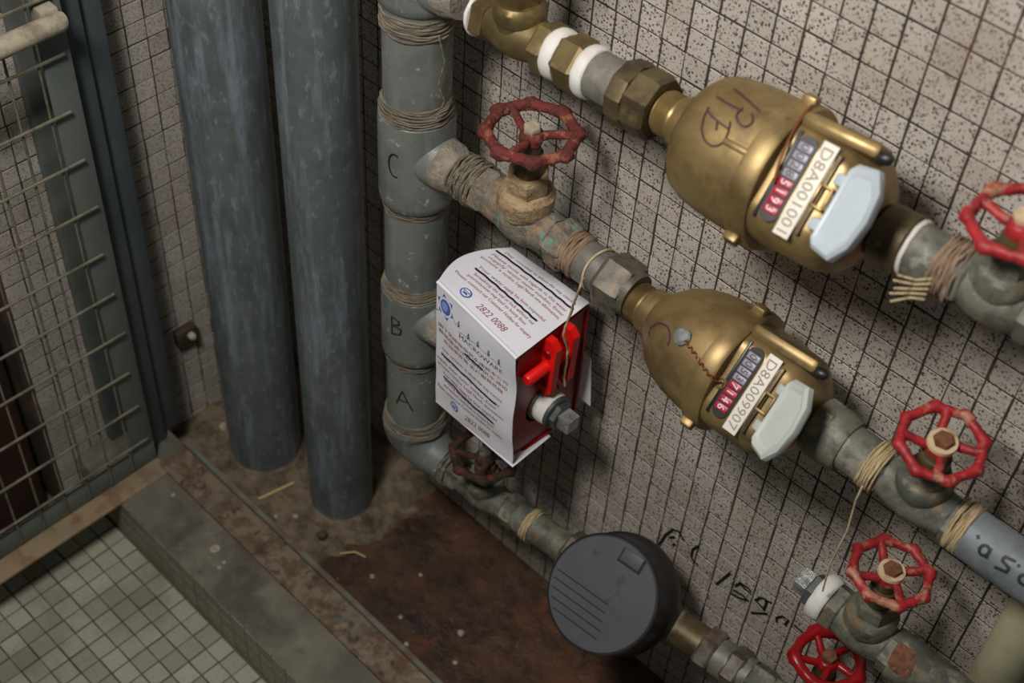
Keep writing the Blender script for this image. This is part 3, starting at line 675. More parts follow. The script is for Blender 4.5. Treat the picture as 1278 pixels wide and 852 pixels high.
        MB().box((.094, -math.sin(ar) * .0535, math.cos(ar) * .0535), (.022, .005, .006), .0022, Matrix.Rotation(ar, 4, 'X')).build('flow_arrow', 'brass', t)
        pts = []
        for i in range(30):
            f = i / 29; a = math.radians(-62 + 70 * f); pts.append((.116 + .013 * f, -math.sin(a) * (.0585 - .008 * f), math.cos(a) * (.0585 - .011 * f)))
        MB().tube(pts, .0010, 6).build('seal_wire', 'seal_wire', t)
        MB().tube([(.128, -.006, zt + .001), (.128, -.003, zt + .004), (.128, .002, zt + .001)], .0012, 6).build('seal_eye', 'brass', t)
    return t
TILT = rotx(48)
# '?' style hook on the lower meter, 'D 19' on the upper one
hook = [(0.0474, 18.4), (0.045, 11.3), (0.0488, -0.1), (0.0572, -4.8), (0.0647, -2.3), (0.0695, 4.8), (0.0703, 9.6)]
brass_meter('brass water meter with a dull lead seal and a white serial strip', (-.128, BY, CZ - .004), ROT0 @ TILT, 'lid2', 'D8A009907', [hook], True)
d_strokes = [[(0.0573, -19.4), (0.0598, -8.9), (0.064, -0.4), (0.0712, 5.1), (0.0783, 5.2), (0.0835, -0.2), (0.0827, -8.8), (0.0792, -16.6)], [(0.0573, -17), (0.0640, -14), (0.0704, -12.4), (0.0812, -11.0)], [(.0704, -12.4), (.074, -6)]]
n_strokes = [[(0.0614, -45.1), (0.0781, -39.5), (0.0919, -34.6)], [(0.0564, -30.9), (0.0686, -28.7), (0.0814, -28.7)], [(0.0796, -31.2), (0.0798, -23.5), (0.0852, -18.7), (0.0913, -18.2), (0.0932, -24.0), (0.0884, -30.0)]]
brass_meter('stained brass water meter marked 19 D in marker, pale blue-grey lid flipped open', Dp(-.128), ROTD @ TILT, 'lid', 'D8A001001', d_strokes + n_strokes, False, -22)

# ------------------------------------------------------------------ C branch
v = gate_valve('crusty corroded valve with a rust-pitted handwheel beside the letter C', (-.257, BY, CZ), ROT0, 'corroded', 'corroded', 'bonnet', 'rust_red', 'grey_nut', .097, .0375, L=.058, br=.0195, hr=.0225, bon=(.0255, .012, .036), spokes=3, lobes=8, ph=.35, jit=.0022, rr=.0054)
wrap_x(v, -.080, -.052, .0215, 'hemp', 14, loose=.0012)
wrap_x(v, .054, .074, .0195, 'hemp_x', 11, loose=.0008)
u_ = thing('pipe_union', 'galvanised pipe nipple with a weathered hex nut screwed on the sealed meter', 'pipe fitting', (-.155, BY, CZ))
MB().lathe([(-.036, .0185), (-.034, .0195), (-.004, .0195), (.002, .0185)], seg=36).jitter(.0005, 80).build('nipple', 'galv', u_)
MB().hexnut(-.003, .026, .0265, seg=6, phase=.15).jitter(.0005, 60).build('union_nut', 'nut_dark', u_, ang=25)
MB().lathe([(.024, .0225), (.031, .020)], seg=36).build('nut_collar', 'nut_dark', u_)
u2 = thing('pipe_union', 'dark weathered coupling between the sealed meter and the red-wheeled valve', 'pipe fitting', (.078, BY, CZ))
MB().lathe([(-.012, .021), (-.010, .0235), (.006, .0245), (.010, .0245), (.018, .0228), (.020, .0215)], seg=36).jitter(.0008, 70).build('coupling', 'olive', u2)
MB().hexnut(-.012, .004, .0258, seg=8, phase=.2).build('union_nut', 'olive', u2, ang=25)
MB().lathe([(.018, .0195), (.046, .0195)], seg=36).jitter(.0005, 80).build('nipple', 'olive', u2)
v = gate_valve('grimy valve with a worn red wheel, pale hemp bands either side, above the lettered pipe', (.163, BY, CZ + .001), ROT0, 'olive', 'olive', 'olive', 'red_worn', 'rust_nut', .064, .0295, L=.044, br=.0175, hr=.0205, bon=(.0215, .010, .026), spokes=4, lobes=8, tilt=(10, 4), ph=.1, washer='washer', jit=.001, rr=.0040)
wrap_x(v, -.044, -.031, .0205, 'hemp_pale', 9)
wrap_x(v, .034, .046, .0205, 'hemp_pale', 9)
MB().tube([(-.036, -.0215, -.004), (-.036, -.024, -.02), (-.034, -.022, -.06), (-.038, -.020, -.115), (-.036, -.018, -.155)], .0009, 6).build('hemp_strand', 'twine', v)
op = thing('outlet_pipe', 'grey-blue outlet pipe with black handwriting beyond the worn red wheel', 'pipe', (.205, BY, CZ))
MB().lathe([(0, .0205), (.64, .0205)], seg=40).build('pipe_barrel', 'galv_blue', op)
def on_pipe(x0, strokes, r, parent, m, wd=.0024):
    for st in strokes:
        poly = []
        for i in range(len(st) - 1):
            for q in range(5): f = q / 5; poly.append((st[i][0] + (st[i + 1][0] - st[i][0]) * f, st[i][1] + (st[i + 1][1] - st[i][1]) * f))
        poly.append(st[-1]); pts = []; ups = []
        for x, a in poly:
            ar = math.radians(a); nrm = V((0, -math.sin(ar), math.cos(ar))); pts.append(nrm * (r + .0006) + V((x0 + x, 0, 0))); ups.append(nrm)
        vs, fs = stroke(pts, wd, ups); flat_obj('marker_stroke', vs, fs, m, parent)
on_pipe(.012, [[(.0, 34), (.002, 40)], arc(.010, 52, .0035, 11, 0, 350, 10), [(.013, 40), (.014, 64)], [(.032, 34), (.024, 38), (.024, 48), (.031, 52), (.031, 62), (.022, 68)], [(.034, 36), (.036, 38)], arc(.044, 54, .004, 10, 0, 350, 10)], .0205, op, 'marker')
# vertical stub behind
sp = thing('stub_pipe', 'pale olive vertical pipe behind the grey-blue outlet pipe', 'pipe', (.272, -.038, .0))
MB().lathe([(.283, .021), (.48, .021), (.485, .0225), (.60, .0225), (.605, .0215), (.655, .0215)], (0, 0, 0), (0, 0, 1), 40).build('pipe_barrel', 'olive_pale', sp)

# ------------------------------------------------------------------ D branch
v = gate_valve('clean brass valve wrapped in white sealing tape at the top of the standpipe', Dp(-.279), ROTD, 'brass_dull', 'brass_dull', 'brass_dull', 'red_worn', 'rust_nut', .10, .034, L=.040, br=.0175, hr=.0225, bon=(.0220, .014, .030), hexseg=6, jit=.0002, ph=.2)
tape_ring(v, -.0435, -.039, .0215)
tape_ring(v, .0395, .0520, .0215)
wh = MB().hexnut(.0515, .074, .0232, seg=6, phase=.3).build('hex_socket', 'brass_dull', v, ang=25)
tape_ring(v, .0735, .0850, .0218)
u3 = thing('pipe_union', 'grey nipple and tarnished brass nut feeding the meter marked 19 D', 'pipe fitting', Dp(-.165), ROTD)
MB().lathe([(-.032, .0195), (-.002, .0195)], seg=36).build('nipple', 'galv', u3)
MB().lathe([(-.004, .0215), (-.001, .0265), (.010, .0275), (.014, .0265)], seg=10).build('nut_shoulder', 'brass_dark', u3, ang=25)
MB().hexnut(.012, .036, .0268, seg=8, phase=.2).build('union_nut', 'brass_dark', u3, ang=25)
u4 = thing('pipe_union', 'dark olive pipe with a white tape ring and frayed hemp past the blue-grey lid', 'pipe fitting', Dp(.08), ROTD)
MB().lathe([(-.012, .0215), (.010, .0225), (.012, .0205)], seg=36).build('coupling', 'brass_dark', u4)
tape_ring(u4, .011, .015, .0212)
MB().lathe([(.014, .0195), (.048, .0195)], seg=36).build('nipple', 'olive', u4)
wrap_x(u4, .034, .052, .0205, 'hemp_x', 12, loose=.0012)
for k in range(5):
    MB().tube([(.040, -.020 - .001 * k, .003 - .004 * k), (.030, -.024, -.002 - .004 * k), (.018 - .002 * (k % 2), -.026, -.004 - .006 * k)], .0009, 6).build('hemp_strand', 'hemp_pale', u4)
gate_valve('olive-grey valve with a flaking red wheel next to the frayed hemp', Dp(.158), ROTD, 'olive', 'olive', 'olive', 'red_worn', 'washer', .062, .0325, L=.032, br=.0180, hr=.0215, bon=(.0225, .010, .028), spokes=3, lobes=7, tilt=(6, -4), ph=.6, jit=.001, rr=.0042)
MB2 = thing('outlet_pipe', 'olive-grey pipe leaving the flaking red-wheeled valve', 'pipe', Dp(.188), ROTD)
MB().lathe([(0, .0185), (.64, .0185)], seg=36).build('pipe_barrel', 'olive', MB2)

# ------------------------------------------------------------------ locked-off B branch
BZ = .457
stp = thing('capped_stub', 'short pipe stub closed by a square-headed zinc plug and white tape', 'pipe plug', (-.2055, BY - .003, BZ + .002))
MB().lathe([(-.125, .0205), (-.004, .0205)], seg=32).build('pipe_barrel', 'olive', stp)
tape_ring(stp, -.004, .012, .0186)
MB().lathe([(.009, .0165), (.011, .0182), (.0145, .0182), (.0155, .0165)], seg=36).build('plug_collar', 'zinc_dark', stp)
MB().hexnut(.015, .022, .0150, seg=6, phase=.2).build('plug_hex', 'zinc_dark', stp, ang=25)
MB().hexnut(.021, .036, .0115, seg=4, phase=.75, ch=.06).build('plug_square', 'zinc', stp, ang=25)
bx = thing('lockout_box', 'red plastic lockout box clamped around the stopped branch beside letter B', 'lockout box', (-.26, BY, .41))
Ob = Matrix.Translation(-V((-.26, BY, .41)))
# shell: front, back, top, bottom, left plates and an end plate with a round hole
x0, x1, y0, y1, z0, z1 = -.309, -.209, -.132, -.036, .400, .560
for nm, c, s in (('front_panel', ((x0 + x1) / 2, y0, (z0 + z1) / 2), (x1 - x0, .003, z1 - z0)), ('back_panel', ((x0 + x1) / 2, y1, (z0 + z1) / 2), (x1 - x0, .003, z1 - z0)),
                 ('top_panel', ((x0 + x1) / 2, (y0 + y1) / 2, z1 - .0015), (x1 - x0, y1 - y0 - .003, .003)), ('bottom_panel', ((x0 + x1) / 2, (y0 + y1) / 2, z0 + .0015), (x1 - x0, y1 - y0 - .003, .003))):
    MB().box(c, s, .0008).xf(Ob).build(nm, 'red_plastic', bx)
def holed_plate(xc, th, cy, cz, r, yy0, yy1, zz0, zz1, seg=32):
    b = MB(); vs = []; fs = []
    for xs in (xc - th / 2, xc + th / 2):
        for k in range(seg):
            a = 2 * math.pi * k / seg; vs.append((xs, cy + r * math.cos(a), cz + r * math.sin(a)))
        for k in range(seg):
            a = 2 * math.pi * k / seg; dy, dz = math.cos(a), math.sin(a)
            ty = (yy1 - cy) / dy if dy > 1e-6 else (yy0 - cy) / dy if dy < -1e-6 else 9
            tz = (zz1 - cz) / dz if dz > 1e-6 else (zz0 - cz) / dz if dz < -1e-6 else 9
            q = min(ty, tz); vs.append((xs, cy + dy * q, cz + dz * q))
        # snap the nearest ray to each corner
        base = len(vs) - seg
        for yc in (yy0, yy1):
            for zc in (zz0, zz1):
                k = min(range(seg), key=lambda k: (vs[base + k][1] - yc) ** 2 + (vs[base + k][2] - zc) ** 2); vs[base + k] = (xs, yc, zc)
    S = 2 * seg
    for k in range(seg):
        j = (k + 1) % seg
        fs += [(k, j, seg + j, seg + k), (S + k, S + seg + k, S + seg + j, S + j), (k, S + k, S + j, j), (seg + k, seg + j, S + seg + j, S + seg + k)]
    return b.add(vs, fs)
holed_plate(x1 - .004, .003, BY - .003, BZ + .001, .0235, y0 + .0015, y1 - .0015, z0 + .003, z1 - .003).xf(Ob).build('end_panel', 'red_plastic', bx, ang=30)
holed_plate(x0 + .003, .003, BY - .003, BZ, .0225, y0 + .0015, y1 - .0015, z0 + .003, z1 - .003).xf(Ob).build('inlet_panel', 'red_plastic', bx, ang=30)
def hasp(yc):
    b = MB(); ol = [(x1 - .004, .490), (x1 + .006, .482), (x1 + .013, .490), (x1 + .015, .551), (x1 + .008, .559), (x1 - .004, .559)]
    n = len(ol); vs = [(x, yc - .0042, z) for x, z in ol] + [(x, yc + .0042, z) for x, z in ol]
    fs = [tuple(range(n)), tuple(range(n, 2 * n))[::-1]] + [(i, n + i, n + (i + 1) % n, (i + 1) % n) for i in range(n)]
    b.add(vs, fs); h = b.xf(Ob).build('hasp_plate', 'red_bright', bx, smooth=False)
    for zc in (.540, .500):
        MB().lathe([(0, .0052), (.0008, .0046), (.0008, .001)], (x1 + .004, yc - .0046, zc), (0, -1, 0), 18).xf(Ob).build('hasp_hole_rim', 'red_plastic', h)
hasp(-.0925); hasp(-.068)
MB().lathe([(-.03, .0062), (.025, .0062), (.027, .0048)], (x1 + .004, -.0965, .523), (0, -1, 0), 20).xf(Ob).build('hasp_pin', 'red_bright', bx)

# ------------------------------------------------------------------ printed notice wrapped over the box
FTL, FTR, FBR, FBL = V((-.315, -.1365, .583)), V((-.208, -.1365, .5625)), V((-.203, -.1365, .409)), V((-.313, -.1365, .409))
TBL, TBR = V((-.309, -.041, .570)), V((-.2085, -.037, .5665))
TL2 = V((-.327, -.094, .578))
BBR, BBL, PBR = V((-.188, -.0365, .426)), V((-.300, -.0365, .42)), V((-.192, -.0365, .478))
nt_ = thing('printed_notice', 'white printed suspension notice folded over the red lockout box', 'notice', (-.26, -.137, .41))
ON = V((-.26, -.137, .41))
def bil(a, b, c, d, u, v_):   # a top-left, b top-right, c bottom-right, d bottom-left
    return (a * (1 - u) + b * u) * (1 - v_) + (d * (1 - u) + c * u) * v_
def solid_sheet(pts_fn, nu, nv, nrm, th=.0006, crumple=0.0):
    b = MB(); vs = []; fs = []
    for lay in (0, 1):
        for j in range(nv + 1):
            for i in range(nu + 1):
                p = pts_fn(i / nu, j / nv); c = noise.noise(V((p.x * 38, p.y * 38, p.z * 38)))
                edge = 1
                vs.append(p + nrm * (crumple * c * edge - th * lay) - ON)
    N = (nu + 1) * (nv + 1)
    for j in range(nv):
        for i in range(nu):
            a = j * (nu + 1) + i; q = (a, a + 1, a + nu + 2, a + nu + 1)
            fs += [q, tuple(N + k for k in q[::-1])]
    rim = [i for i in range(nu + 1)] + [j * (nu + 1) + nu for j in range(1, nv + 1)] + [nv * (nu + 1) + i for i in range(nu - 1, -1, -1)] + [j * (nu + 1) for j in range(nv - 1, 0, -1)]
    for k in range(len(rim)):
        a, c = rim[k], rim[(k + 1) % len(rim)]; fs.append((a, N + a, N + c, c))
    return b.add(vs, fs)
NF = V((0, -1, 0)); NT_ = (FTR - FTL).cross(TBL - FTL).normalized()
if NT_.z < 0: NT_ = -NT_
def top_fn(u, v_):
    p = bil(TBL, TBR, FTR, FTL, u, v_)
    # the left edge bulges outwards and is cut back at the far corner
    bulge = max(0, 1 - u * 3.2) * math.sin(math.pi * min(1, v_ * 1.02)) * .016
    return p + V((-bulge, 0, 0)) + NT_ * (.0022 * math.sin(math.pi * u) * math.sin(math.pi * v_))
def front_fn(u, v_):
    return bil(FTL, FTR, FBR, FBL, u, v_) + NF * (.0026 * math.sin(math.pi * u) * math.sin(math.pi * v_) + .0016 * math.sin(v_ * 9 + u * 2) * u)
MTOP, MFRONT = .0006, .0011
solid_sheet(top_fn, 24, 20, NT_, crumple=MTOP).build('top_sheet', 'paper', nt_, ang=60)
solid_sheet(front_fn, 24, 30, NF, crumple=MFRONT).build('front_sheet', 'paper', nt_, ang=60)
solid_sheet(lambda u, v_: bil(V((-.300, -.0330, .500)), V((-.200, -.0330, .490)), V((-.1925, -.0330, .424)), V((-.300, -.0330, .424)), u, v_), 8, 8, V((0, 1, 0)), crumple=.0006).build('back_sheet', 'paper', nt_, ang=60)
solid_sheet(lambda u, v_: bil(FBL, FBR + V((.002, 0, -.004)), V((-.206, -.075, .3975)), V((-.311, -.075, .3975)), u, v_), 8, 6, V((0, 0, -1)), crumple=.0006).build('bottom_fold', 'paper', nt_, ang=60)
# folded ridge between front and top
MB().tube([bil(FTL, FTR, FTR, FTL, i / 20, 0) + V((0, .0012, -.0012)) - ON for i in range(21)], .0022, 10).build('fold_ridge', 'paper', nt_)
def sheet_pt(fn, nrm, cr, u, v_, lift=.0005):
    p = fn(u, v_); return p + nrm * (cr * noise.noise(V((p.x * 38, p.y * 38, p.z * 38))) + lift) - ON
def sheet_text(s, fn, nrm, cr, u0, u1, v0, h, m, name='text_line', shear=0.0):
    """text from (u0,v0) baseline to u1; h = cap height as a fraction of the sheet in v"""
    tv, tf = text2d(s, 1.0, shear); wd = max(x for x, y in tv) or 1
    flat_obj(name, [sheet_pt(fn, nrm, cr, u0 + (u1 - u0) * x / wd, v0 - y * h / .7) for x, y in tv], tf, m, nt_)
def sheet_stroke(fn, nrm, cr, pts, wd, m, name):
    n = 24; poly = []
    for i in range(len(pts) - 1):
        for q in range(n): f = q / n; poly.append((pts[i][0] + (pts[i + 1][0] - pts[i][0]) * f, pts[i][1] + (pts[i + 1][1] - pts[i][1]) * f))
    poly.append(pts[-1])
    P3 = [sheet_pt(fn, nrm, cr, u, v_ + .003 * math.sin(i * .9), .0009) for i, (u, v_) in enumerate(poly)]
    vs, fs = stroke(P3, wd, nrm); flat_obj(name, vs, fs, m, nt_)
def sheet_poly(fn, nrm, cr, pts, m, name, lift=.0006):
    flat_obj(name, [sheet_pt(fn, nrm, cr, u, v_, lift) for u, v_ in pts], [tuple(range(len(pts)))], m, nt_)
def ell(cx, cy, rx, ry, n=22, a0=0): return [(cx + rx * math.cos(2 * math.pi * i / n + a0), cy + ry * math.sin(2 * math.pi * i / n + a0)) for i in range(n)]
A = (top_fn, NT_, MTOP)
rows = [('Dear consumer to whom this may concern', .07, .93, .135), ('Please note with regards to this water', .06, .93, .265), ('supply water meter number, Enter', .08, .95, .325), ('account a notice. Legal North new alternatives.', .06, .95, .385), ('Your water supply has been suspended', .13, .88, .515), ('breaking this seal or lock without our', .16, .85, .625), ('permission may lead to heavy fines', .14, .80, .685), ('Please contact our Customer Hotline for enquiry', .06, .93, .755)]
for s, a, b_, v0 in rows: sheet_text(s, *A, a, b_, v0, .040, 'ink_red')
sheet_text('2822 0088', *A, .39, .74, .905, .075, 'ink_red', 'phone_number', .25)
sheet_stroke(*A, [(.03, .175), (.50, .185), (.96, .19)], .0026, 'ink_black', 'pen_strike')
sheet_stroke(*A, [(.13, .55), (.50, .562), (.84, .565)], .0026, 'ink_black', 'pen_strike')
def phone_icon(fn, nrm, cr, cx, cy, rx, ry):
    sheet_poly(fn, nrm, cr, ell(cx, cy, rx, ry), 'ink_blue', 'phone_icon')
    sheet_poly(fn, nrm, cr, ell(cx, cy, rx * .74, ry * .74), 'paper', 'phone_icon_ring', .0008)
    sheet_poly(fn, nrm, cr, [(cx - rx * .5, cy + ry * .42), (cx + rx * .5, cy + ry * .42), (cx + rx * .32, cy - ry * .05), (cx - rx * .32, cy - ry * .05)], 'ink_blue', 'phone_icon_base', .0010)
    sheet_poly(fn, nrm, cr, [(cx - rx * .6, cy - ry * .08), (cx - rx * .6, cy - ry * .35), (cx + rx * .6, cy - ry * .35), (cx + rx * .6, cy - ry * .08), (cx + rx * .35, cy - ry * .08), (cx + rx * .35, cy - ry * .2), (cx - rx * .35, cy - ry * .2), (cx - rx * .35, cy - ry * .08)], 'ink_blue', 'phone_icon_handset', .0010)
phone_icon(*A, .245, .865, .052, .058)
F = (front_fn, NF, MFRONT)
# sun-like logo
cx, cy = .125, .125
sheet_poly(*F, ell(cx, cy, .062, .052), 'ink_blue', 'logo_disc')
sheet_poly(*F, ell(cx - .005, cy - .004, .040, .032), 'ink_blue_light', 'logo_shine', .0008)
for k in range(6):
    a = math.pi / 3 * k + .3
    q = lambda r, da: (cx + r * .080 * math.cos(a + da), cy + r * .068 * math.sin(a + da))
    sheet_poly(*F, [q(1.0, -.36), q(1.38, 0), q(1.0, .36), q(1.08, 0)], 'ink_blue', 'logo_ray')
    if k % 3 == 0 or k == 2: sheet_stroke(*F, [q(1.5, 0), q(2.0, .1)], .0004, 'ink_blue', 'logo_streak')
sheet_text('MACROWARE', *F, .31, .84, .252, .036, 'ink_grey', 'logo_word')
sheet_stroke(*F, [(.30, .205), (.55, .175), (.84, .185)], .0005, 'ink_grey', 'logo_line')
for (u, v_) in ((.30, .135), (.43, .155), (.55, .145), (.68, .140), (.80, .140)):
    sheet_poly(*F, [(u + a * .8, v_ + .02 + b_ * .7) for a, b_ in ((-.018, .045), (-.010, .010), (-.028, 0), (0, -.012), (.022, .004), (.010, .016), (.020, .045), (.002, .022))], 'ink_grey', 'logo_figure')
    sheet_poly(*F, ell(u + .003, v_ + .002, .008, .009, 10), 'ink_grey', 'logo_figure_head')
cn = ['閣下如欲恢復供水請與本公司', '聯絡敬請注意暫停供水通知', '查詢請致電 客戶服務熱線']
for i, s in enumerate(cn): sheet_text(s, *F, .03 if i < 2 else .10, .90 if i < 2 else .86, .318 + .047 * i, .024, 'ink_red')
rows = [('Dear consumer to whom this may concern', .09, .86, .500), ('Please note with regards to this water', .08, .84, .555), ('supply water meter number, Enter', .02, .80, .600), ('account a notice. Legal North alternatives.', .03, .90, .645), ('Your water supply has been suspended', .10, .82, .700), ('breaking this seal or lock without our', .12, .80, .750), ('permission may lead to heavy fines', .12, .78, .790), ('Please contact our Customer Hotline for enquiry', .03, .88, .840)]
for s, a, b_, v0 in rows: sheet_text(s, *F, a, b_, v0 - .01, .027, 'ink_red')
sheet_text('2822 0088', *F, .40, .72, .925, .048, 'ink_red', 'phone_number', .25)
phone_icon(*F, .265, .888, .050, .040)
for pts in ([(.08, .520), (.80, .535)], [(.11, .705), (.78, .722)], [(.39, .335), (.62, .338)]): sheet_stroke(*F, pts, .0027, 'ink_black', 'pen_strike')

# twine hanging from the branch above
tw = [(-.168, -.1050, CZ + .004), (-.168, -.1065, CZ - .006), (-.176, -.102, .640), (-.186, -.094, .605), (-.192, -.092, .575), (-.193, -.081, .545), (-.196, -.077, .52), (-.198, -.076, .497), (-.196, -.074, .483)]
pts = []
for i in range(len(tw) - 1):
    for q in range(8): pts.append(V(tw[i]).lerp(V(tw[i + 1]), q / 8))
b = MB().tube(pts, .0013, 8).jitter(.0007, 120)
t = thing('twine', 'cream twine hanging from the pipe nipple down across the red box', 'twine', (-.168, BY, CZ + .02))
Ot = Matrix.Translation(-V((-.168, BY, CZ + .02)))
b.xf(Ot).build('hanging_strand', 'twine', t)
b = MB(); pr = []
for q in range(30):
    th = 2 * math.pi * q / 30; pr.append((-.168 + .0012 * math.sin(th * 2), BY + .0206 * math.cos(th), CZ + .0206 * math.sin(th)))
b.tube(pr, .0011, 6, closed=True).xf(Ot).build('loop', 'twine', t)

# ------------------------------------------------------------------ E: shut-off after the removed meter
EZ = .485
v = gate_valve('grey-green valve with a chipped red wheel and a white-taped plug', (.168, BY, EZ), ROT0, 'olive', 'olive', 'olive', 'red_worn', 'rust_nut', .088, .0305, L=.036, br=.0180, hr=.0215, bon=(.0225, .012, .032), spokes=4, lobes=8, ph=.5, washer='washer', jit=.001, rr=.0042)
tape_ring(v, -.050, -.036, .0222)
MB().hexnut(.049, .058, .0165, (0, 0, 0), (-1, 0, 0), 6, .2).build('plug_flange', 'zinc_dark', v, ang=25)
MB().hexnut(.057, .071, .0125, (0, 0, 0), (-1, 0, 0), 4, .6).build('plug_square', 'zinc', v, ang=25)
op = thing('outlet_pipe', 'grey-green pipe with a rust patch leaving the white-taped valve', 'pipe', (.204, BY, EZ))
MB().lathe([(-.002, .0225), (.014, .0222), (.017, .0205), (.64, .0205)], seg=36).build('pipe_barrel', 'olive', op)
b = MB(); vs = []; fs = []
for i in range(9):
    for j in range(9):
        x = -.004 + .020 * i / 8 + .004 * (j / 8 - .5) + .0015 * noise.noise(V((i * .9, j * .8, 3))); a = math.radians(8 + 62 * j / 8); r = (.0226 if x < .0135 else .0212) + .0006
        vs.append((x, -math.sin(a) * r, math.cos(a) * r))
for i in range(8):
    for j in range(8):
        if (i in (0, 7) and j in (0, 7)): continue
        a = i * 9 + j; fs.append((a, a + 1, a + 10, a + 9))
b.add(vs, fs).build('rust_patch', 'rust_nut', op)

# ------------------------------------------------------------------ A branch with the black-capped meter
v = gate_valve('grimy valve under the notice with a dark rust-eaten handwheel', Ap(-.283), ROTA, 'olive', 'olive', 'olive', 'rust_brown', 'olive', .066, .0345, L=.050, br=.0175, hr=.0205, bon=(.0220, .012, .028), spokes=4, lobes=7, ph=.2, jit=.0015, rr=.0048)
MB().lathe([(.049, .0175), (.122, .0175)], seg=32).build('nipple', 'olive', v)
wrap_x(v, .066, .076, .0188, 'hemp_pale', 8)
wrap_x(v, -.056, -.048, .0208, 'hemp', 3)
mt = thing('capped_meter', 'water meter with a round charcoal plastic cover near the rusty bed', 'water meter', Ap(-.078), ROTA @ rotx(43))
MB().lathe([(-.084, .0245), (-.081, .0265), (-.063, .0265), (-.060, .024)], seg=8).build('inlet_nut', 'nut_dark', mt, ang=25)
MB().lathe([(-.062, .0200), (-.030, .0240), (.030, .0240), (.066, .0200)], seg=32).build('meter_pipe', 'olive', mt)
MB().lathe([(-.030, .018), (-.022, .036), (-.008, .044), (.010, .0465), (.016, .0465)], (0, 0, 0), (0, 0, 1), 48).build('meter_case', 'brass_dark', mt)
MB().lathe([(.014, .050), (.016, .0635), (.022, .0650), (.030, .0650), (.033, .0630), (.036, .0615), (.066, .0608), (.071, .0620), (.074, .0620), (.0755, .0605), (.0755, .05)], (0, 0, 0), (0, 0, 1), 64).build('cover_skirt', 'black_plastic', mt, ang=30)
cp = MB().lathe([(.070, .0592), (.0765, .0592), (.0775, .0582)], (0, 0, 0), (0, 0, 1), 64).build('cover_lid', 'cap_grey', mt, ang=30)
for k, yk in enumerate((-.005, -.014, -.023, -.032, -.041)):
    hl = math.sqrt(.057 ** 2 - yk ** 2) ; xa, xb = -hl + .002, min(.012 + .002 * k, hl - .004)
    MB().box(((xa + xb) / 2, yk, .0776), (xb - xa, .0011, .0008)).build('lid_groove', 'black_plastic', cp)
MB().box((.010, .0475, .0780), (.024, .014, .0030), .0008).build('lid_tab', 'cap_grey', cp)
for (cxx, cyy, sx, sy) in ((.010, .0392, .027, .0022), (.0232, .046, .0020, .0155), (-.0032, .046, .0012, .0155)): MB().box((cxx, cyy, .0778), (sx, sy, .0012)).build('lid_tab_gap', 'black_plastic', cp)
u5 = thing('pipe_union', 'corroded brass and grey hex nuts beyond the charcoal-capped meter', 'pipe fitting', Ap(.015), ROTA)
MB().lathe([(-.028, .0195), (.006, .0195)], seg=32).jitter(.0006, 80).build('nipple', 'brass_dark', u5)
MB().hexnut(.004, .022, .0258, seg=6, phase=.3).build('union_nut', 'nut_dark', u5, ang=25)
MB().lathe([(.020, .0205), (.062, .0205)], seg=32).build('tail_pipe', 'galv', u5)
MB().hexnut(.036, .054, .0245, seg=6, phase=.1).build('union_nut', 'nut_dark', u5, ang=25)
gate_valve('low valve with a glossy red handwheel under the chipped red wheel', Ap(.147), ROTA, 'olive', 'olive', 'olive', 'red_gloss', 'rust_nut', .112, .0300, L=.072, br=.0180, hr=.0215, bon=(.0225, .012, .036), spokes=5, lobes=5, ph=.9, jit=.001, rr=.0056)
op = thing('outlet_pipe', 'galvanised pipe running on from the glossy red-wheeled valve', 'pipe', Ap(.215), ROTA)
MB().lathe([(0, .0185), (.64, .0185)], seg=32).build('pipe_barrel', 'galv', op)

# ------------------------------------------------------------------ handwriting on the wall tiles
wt = thing('wall_writing', 'black handwritten figures on the speckled tiles beside the capped meter', 'writing', (0, 0, .28))
def wall_stroke(pts, wd=.003):
    vs, fs = stroke([V((x, -.0012, z - .28)) for x, z in pts], wd, (0, -1, 0)); flat_obj('marker_stroke', vs, fs, 'marker', wt)
WS = [[(-0.0971, 0.2437), (-0.0913, 0.2697), (-0.0842, 0.2875), (-0.0762, 0.2913), (-0.0679, 0.2827)], [(-0.0868, 0.2693), (-0.0796, 0.2781)], [(-0.0804, 0.2616), (-0.0774, 0.2676)], [(-0.0499, 0.2931), (-0.0554, 0.2806), (-0.0551, 0.2672), (-0.0506, 0.2634), (-0.0439, 0.2628)], [(-0.0334, 0.2621), (-0.0311, 0.2619)], [(-0.0061, 0.2906), (-0.0179, 0.2547)], [(0.0035, 0.2761), (0.0083, 0.2879), (0.0185, 0.2892), (0.0225, 0.2859)], [(0.0025, 0.2678), (0.0142, 0.2713), (0.023, 0.2694)], [(0.0015, 0.2595), (0.0132, 0.2633), (0.0204, 0.2684)], [(0.0082, 0.2862), (0.0228, 0.2823)], [(0.0293, 0.2779), (0.0346, 0.29), (0.0477, 0.2941)], [(0.0316, 0.2794), (0.0412, 0.2758)], [(0.0291, 0.2543), (0.0472, 0.2733)], [(0.0421, 0.2927), (0.0418, 0.2733)], [(0.0594, 0.2712), (0.0577, 0.278), (0.0633, 0.2879), (0.0702, 0.289), (0.0688, 0.2764)], [(0.0778, 0.2881), (0.0891, 0.2873)]]
for pts in WS: wall_stroke(pts)

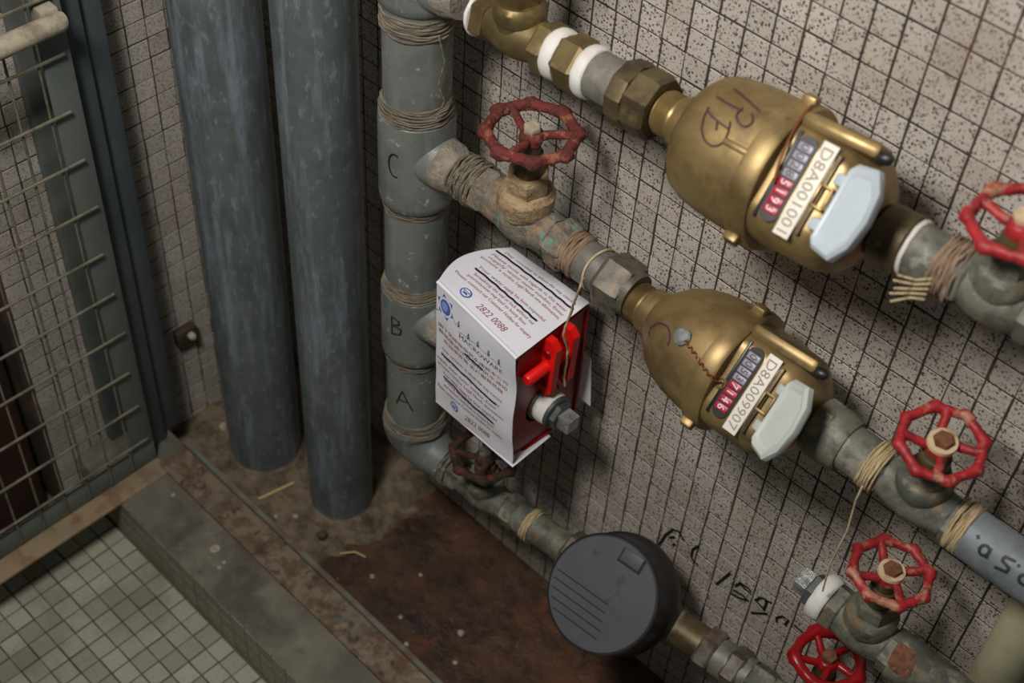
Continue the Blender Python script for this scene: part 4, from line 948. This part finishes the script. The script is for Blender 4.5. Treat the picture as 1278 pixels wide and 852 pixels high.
# ------------------------------------------------------------------ litter on the bed
tag(MB().tube([(-.585, -.190, .0165), (-.578, -.165, .019), (-.573, -.140, .0185)], .0022, 7).build('straw', 'straw'), 'pale straw lying on the dirty mortar by the thick pipe', 'straw')
tag(MB().tube([(-.452, -.165, .010), (-.440, -.150, .0115), (-.425, -.145, .0105)], .0013, 7).build('straw', 'straw'), 'thin bent straw on the rusty bed by the bolt stub', 'straw')
bt = thing('bolt_stub', 'rusted bolt stub sticking out of the mortar in front of the pipes', 'bolt', (-.483, -.165, .006))
MB().hexnut(0, .010, .0125, (0, 0, 0), (.1, -.2, 1), 6, .2).jitter(.001, 90).build('bolt_nut', 'dark_bolt', bt, ang=30)
MB().lathe([(.006, .0062), (.019, .0062), (.021, .005)], (0, 0, 0), (.1, -.2, 1), 14).build('bolt_shank', 'dark_bolt', bt)
vs = []; fs = []
for k in range(420):
    x = random.uniform(-.73, .30); y = random.uniform(-.222, -.012)
    z = max(bed_z(x, y), mortar_z(x, y)) if x < -.36 else bed_z(x, y)
    r = random.uniform(.0007, .0021); a = random.uniform(0, 6.28); b_ = len(vs)
    for dx, dy, dz in ((1, 0, 0), (-.5, .8, .1), (-.6, -.7, 0), (0, .1, .9), (0, 0, -.5)):
        vs.append((x + r * (dx * math.cos(a) - dy * math.sin(a)), y + r * (dx * math.sin(a) + dy * math.cos(a)), z + r * dz))
    fs += [tuple(b_ + q for q in f) for f in ((0, 1, 3), (1, 2, 3), (2, 0, 3), (1, 0, 4), (2, 1, 4), (0, 2, 4))]
gr = flat_obj('grit', vs, fs, 'pebble', fl); gr.data.materials[0] = MT['grit']; gr['kind'] = 'stuff'
PB = [(-.265, -.131, .0045, 0), (-.332, -.17, .003, 0), (-.40, -.156, .0032, 0), (-.53, -.172, .0036, 1), (-.548, -.190, .003, 1), (-.71, -.15, .006, 2), (-.36, -.11, .0028, 0), (-.30, -.19, .003, 0), (-.24, -.165, .003, 0), (-.47, -.20, .0032, 3)]
for x, y, r, kd in PB:
    z = (max(bed_z(x, y), mortar_z(x, y)) if x < -.36 else bed_z(x, y)) + r * .45
    b = MB().lathe([(-r * .6, r * .5), (-r * .2, r), (r * .25, r * .95), (r * .6, r * .45)], (x, y, z), (.2, .1, 1), 9).jitter(r * .35, 300)
    o = tag(b.build('pebble', 'pebble'), ('small pale pebble on the dark rusty bed', 'small pale pebble on the mortar beside the pale straw', 'larger pebble in the corner between the post and the thick pipe', 'small pebble on the mortar beside the bolt stub')[kd], 'pebble', ('pebbles on the rusty bed', 'pebbles beside the straw', None, None)[kd])
for x, y, r, kd in ((-.523, -.299, .0065, 0), (-.498, -.311, .003, 1), (-.50, -.303, .0025, 1), (-.622, -.288, .003, 2)):
    b = MB().lathe([(0, r), (.0006, r * .9), (.001, r * .4)], (x, y, .0802), (0, 0, 1), 12).jitter(r * .15, 200)
    tag(b.build('paint_splash', 'pebble'), ('largest round pale splash on the concrete kerb top', 'tiny pale splash beside the largest splash on the kerb', 'tiny pale splash on the kerb next to the gate corner')[kd], 'stain', 'small splashes beside the large one' if kd == 1 else None)
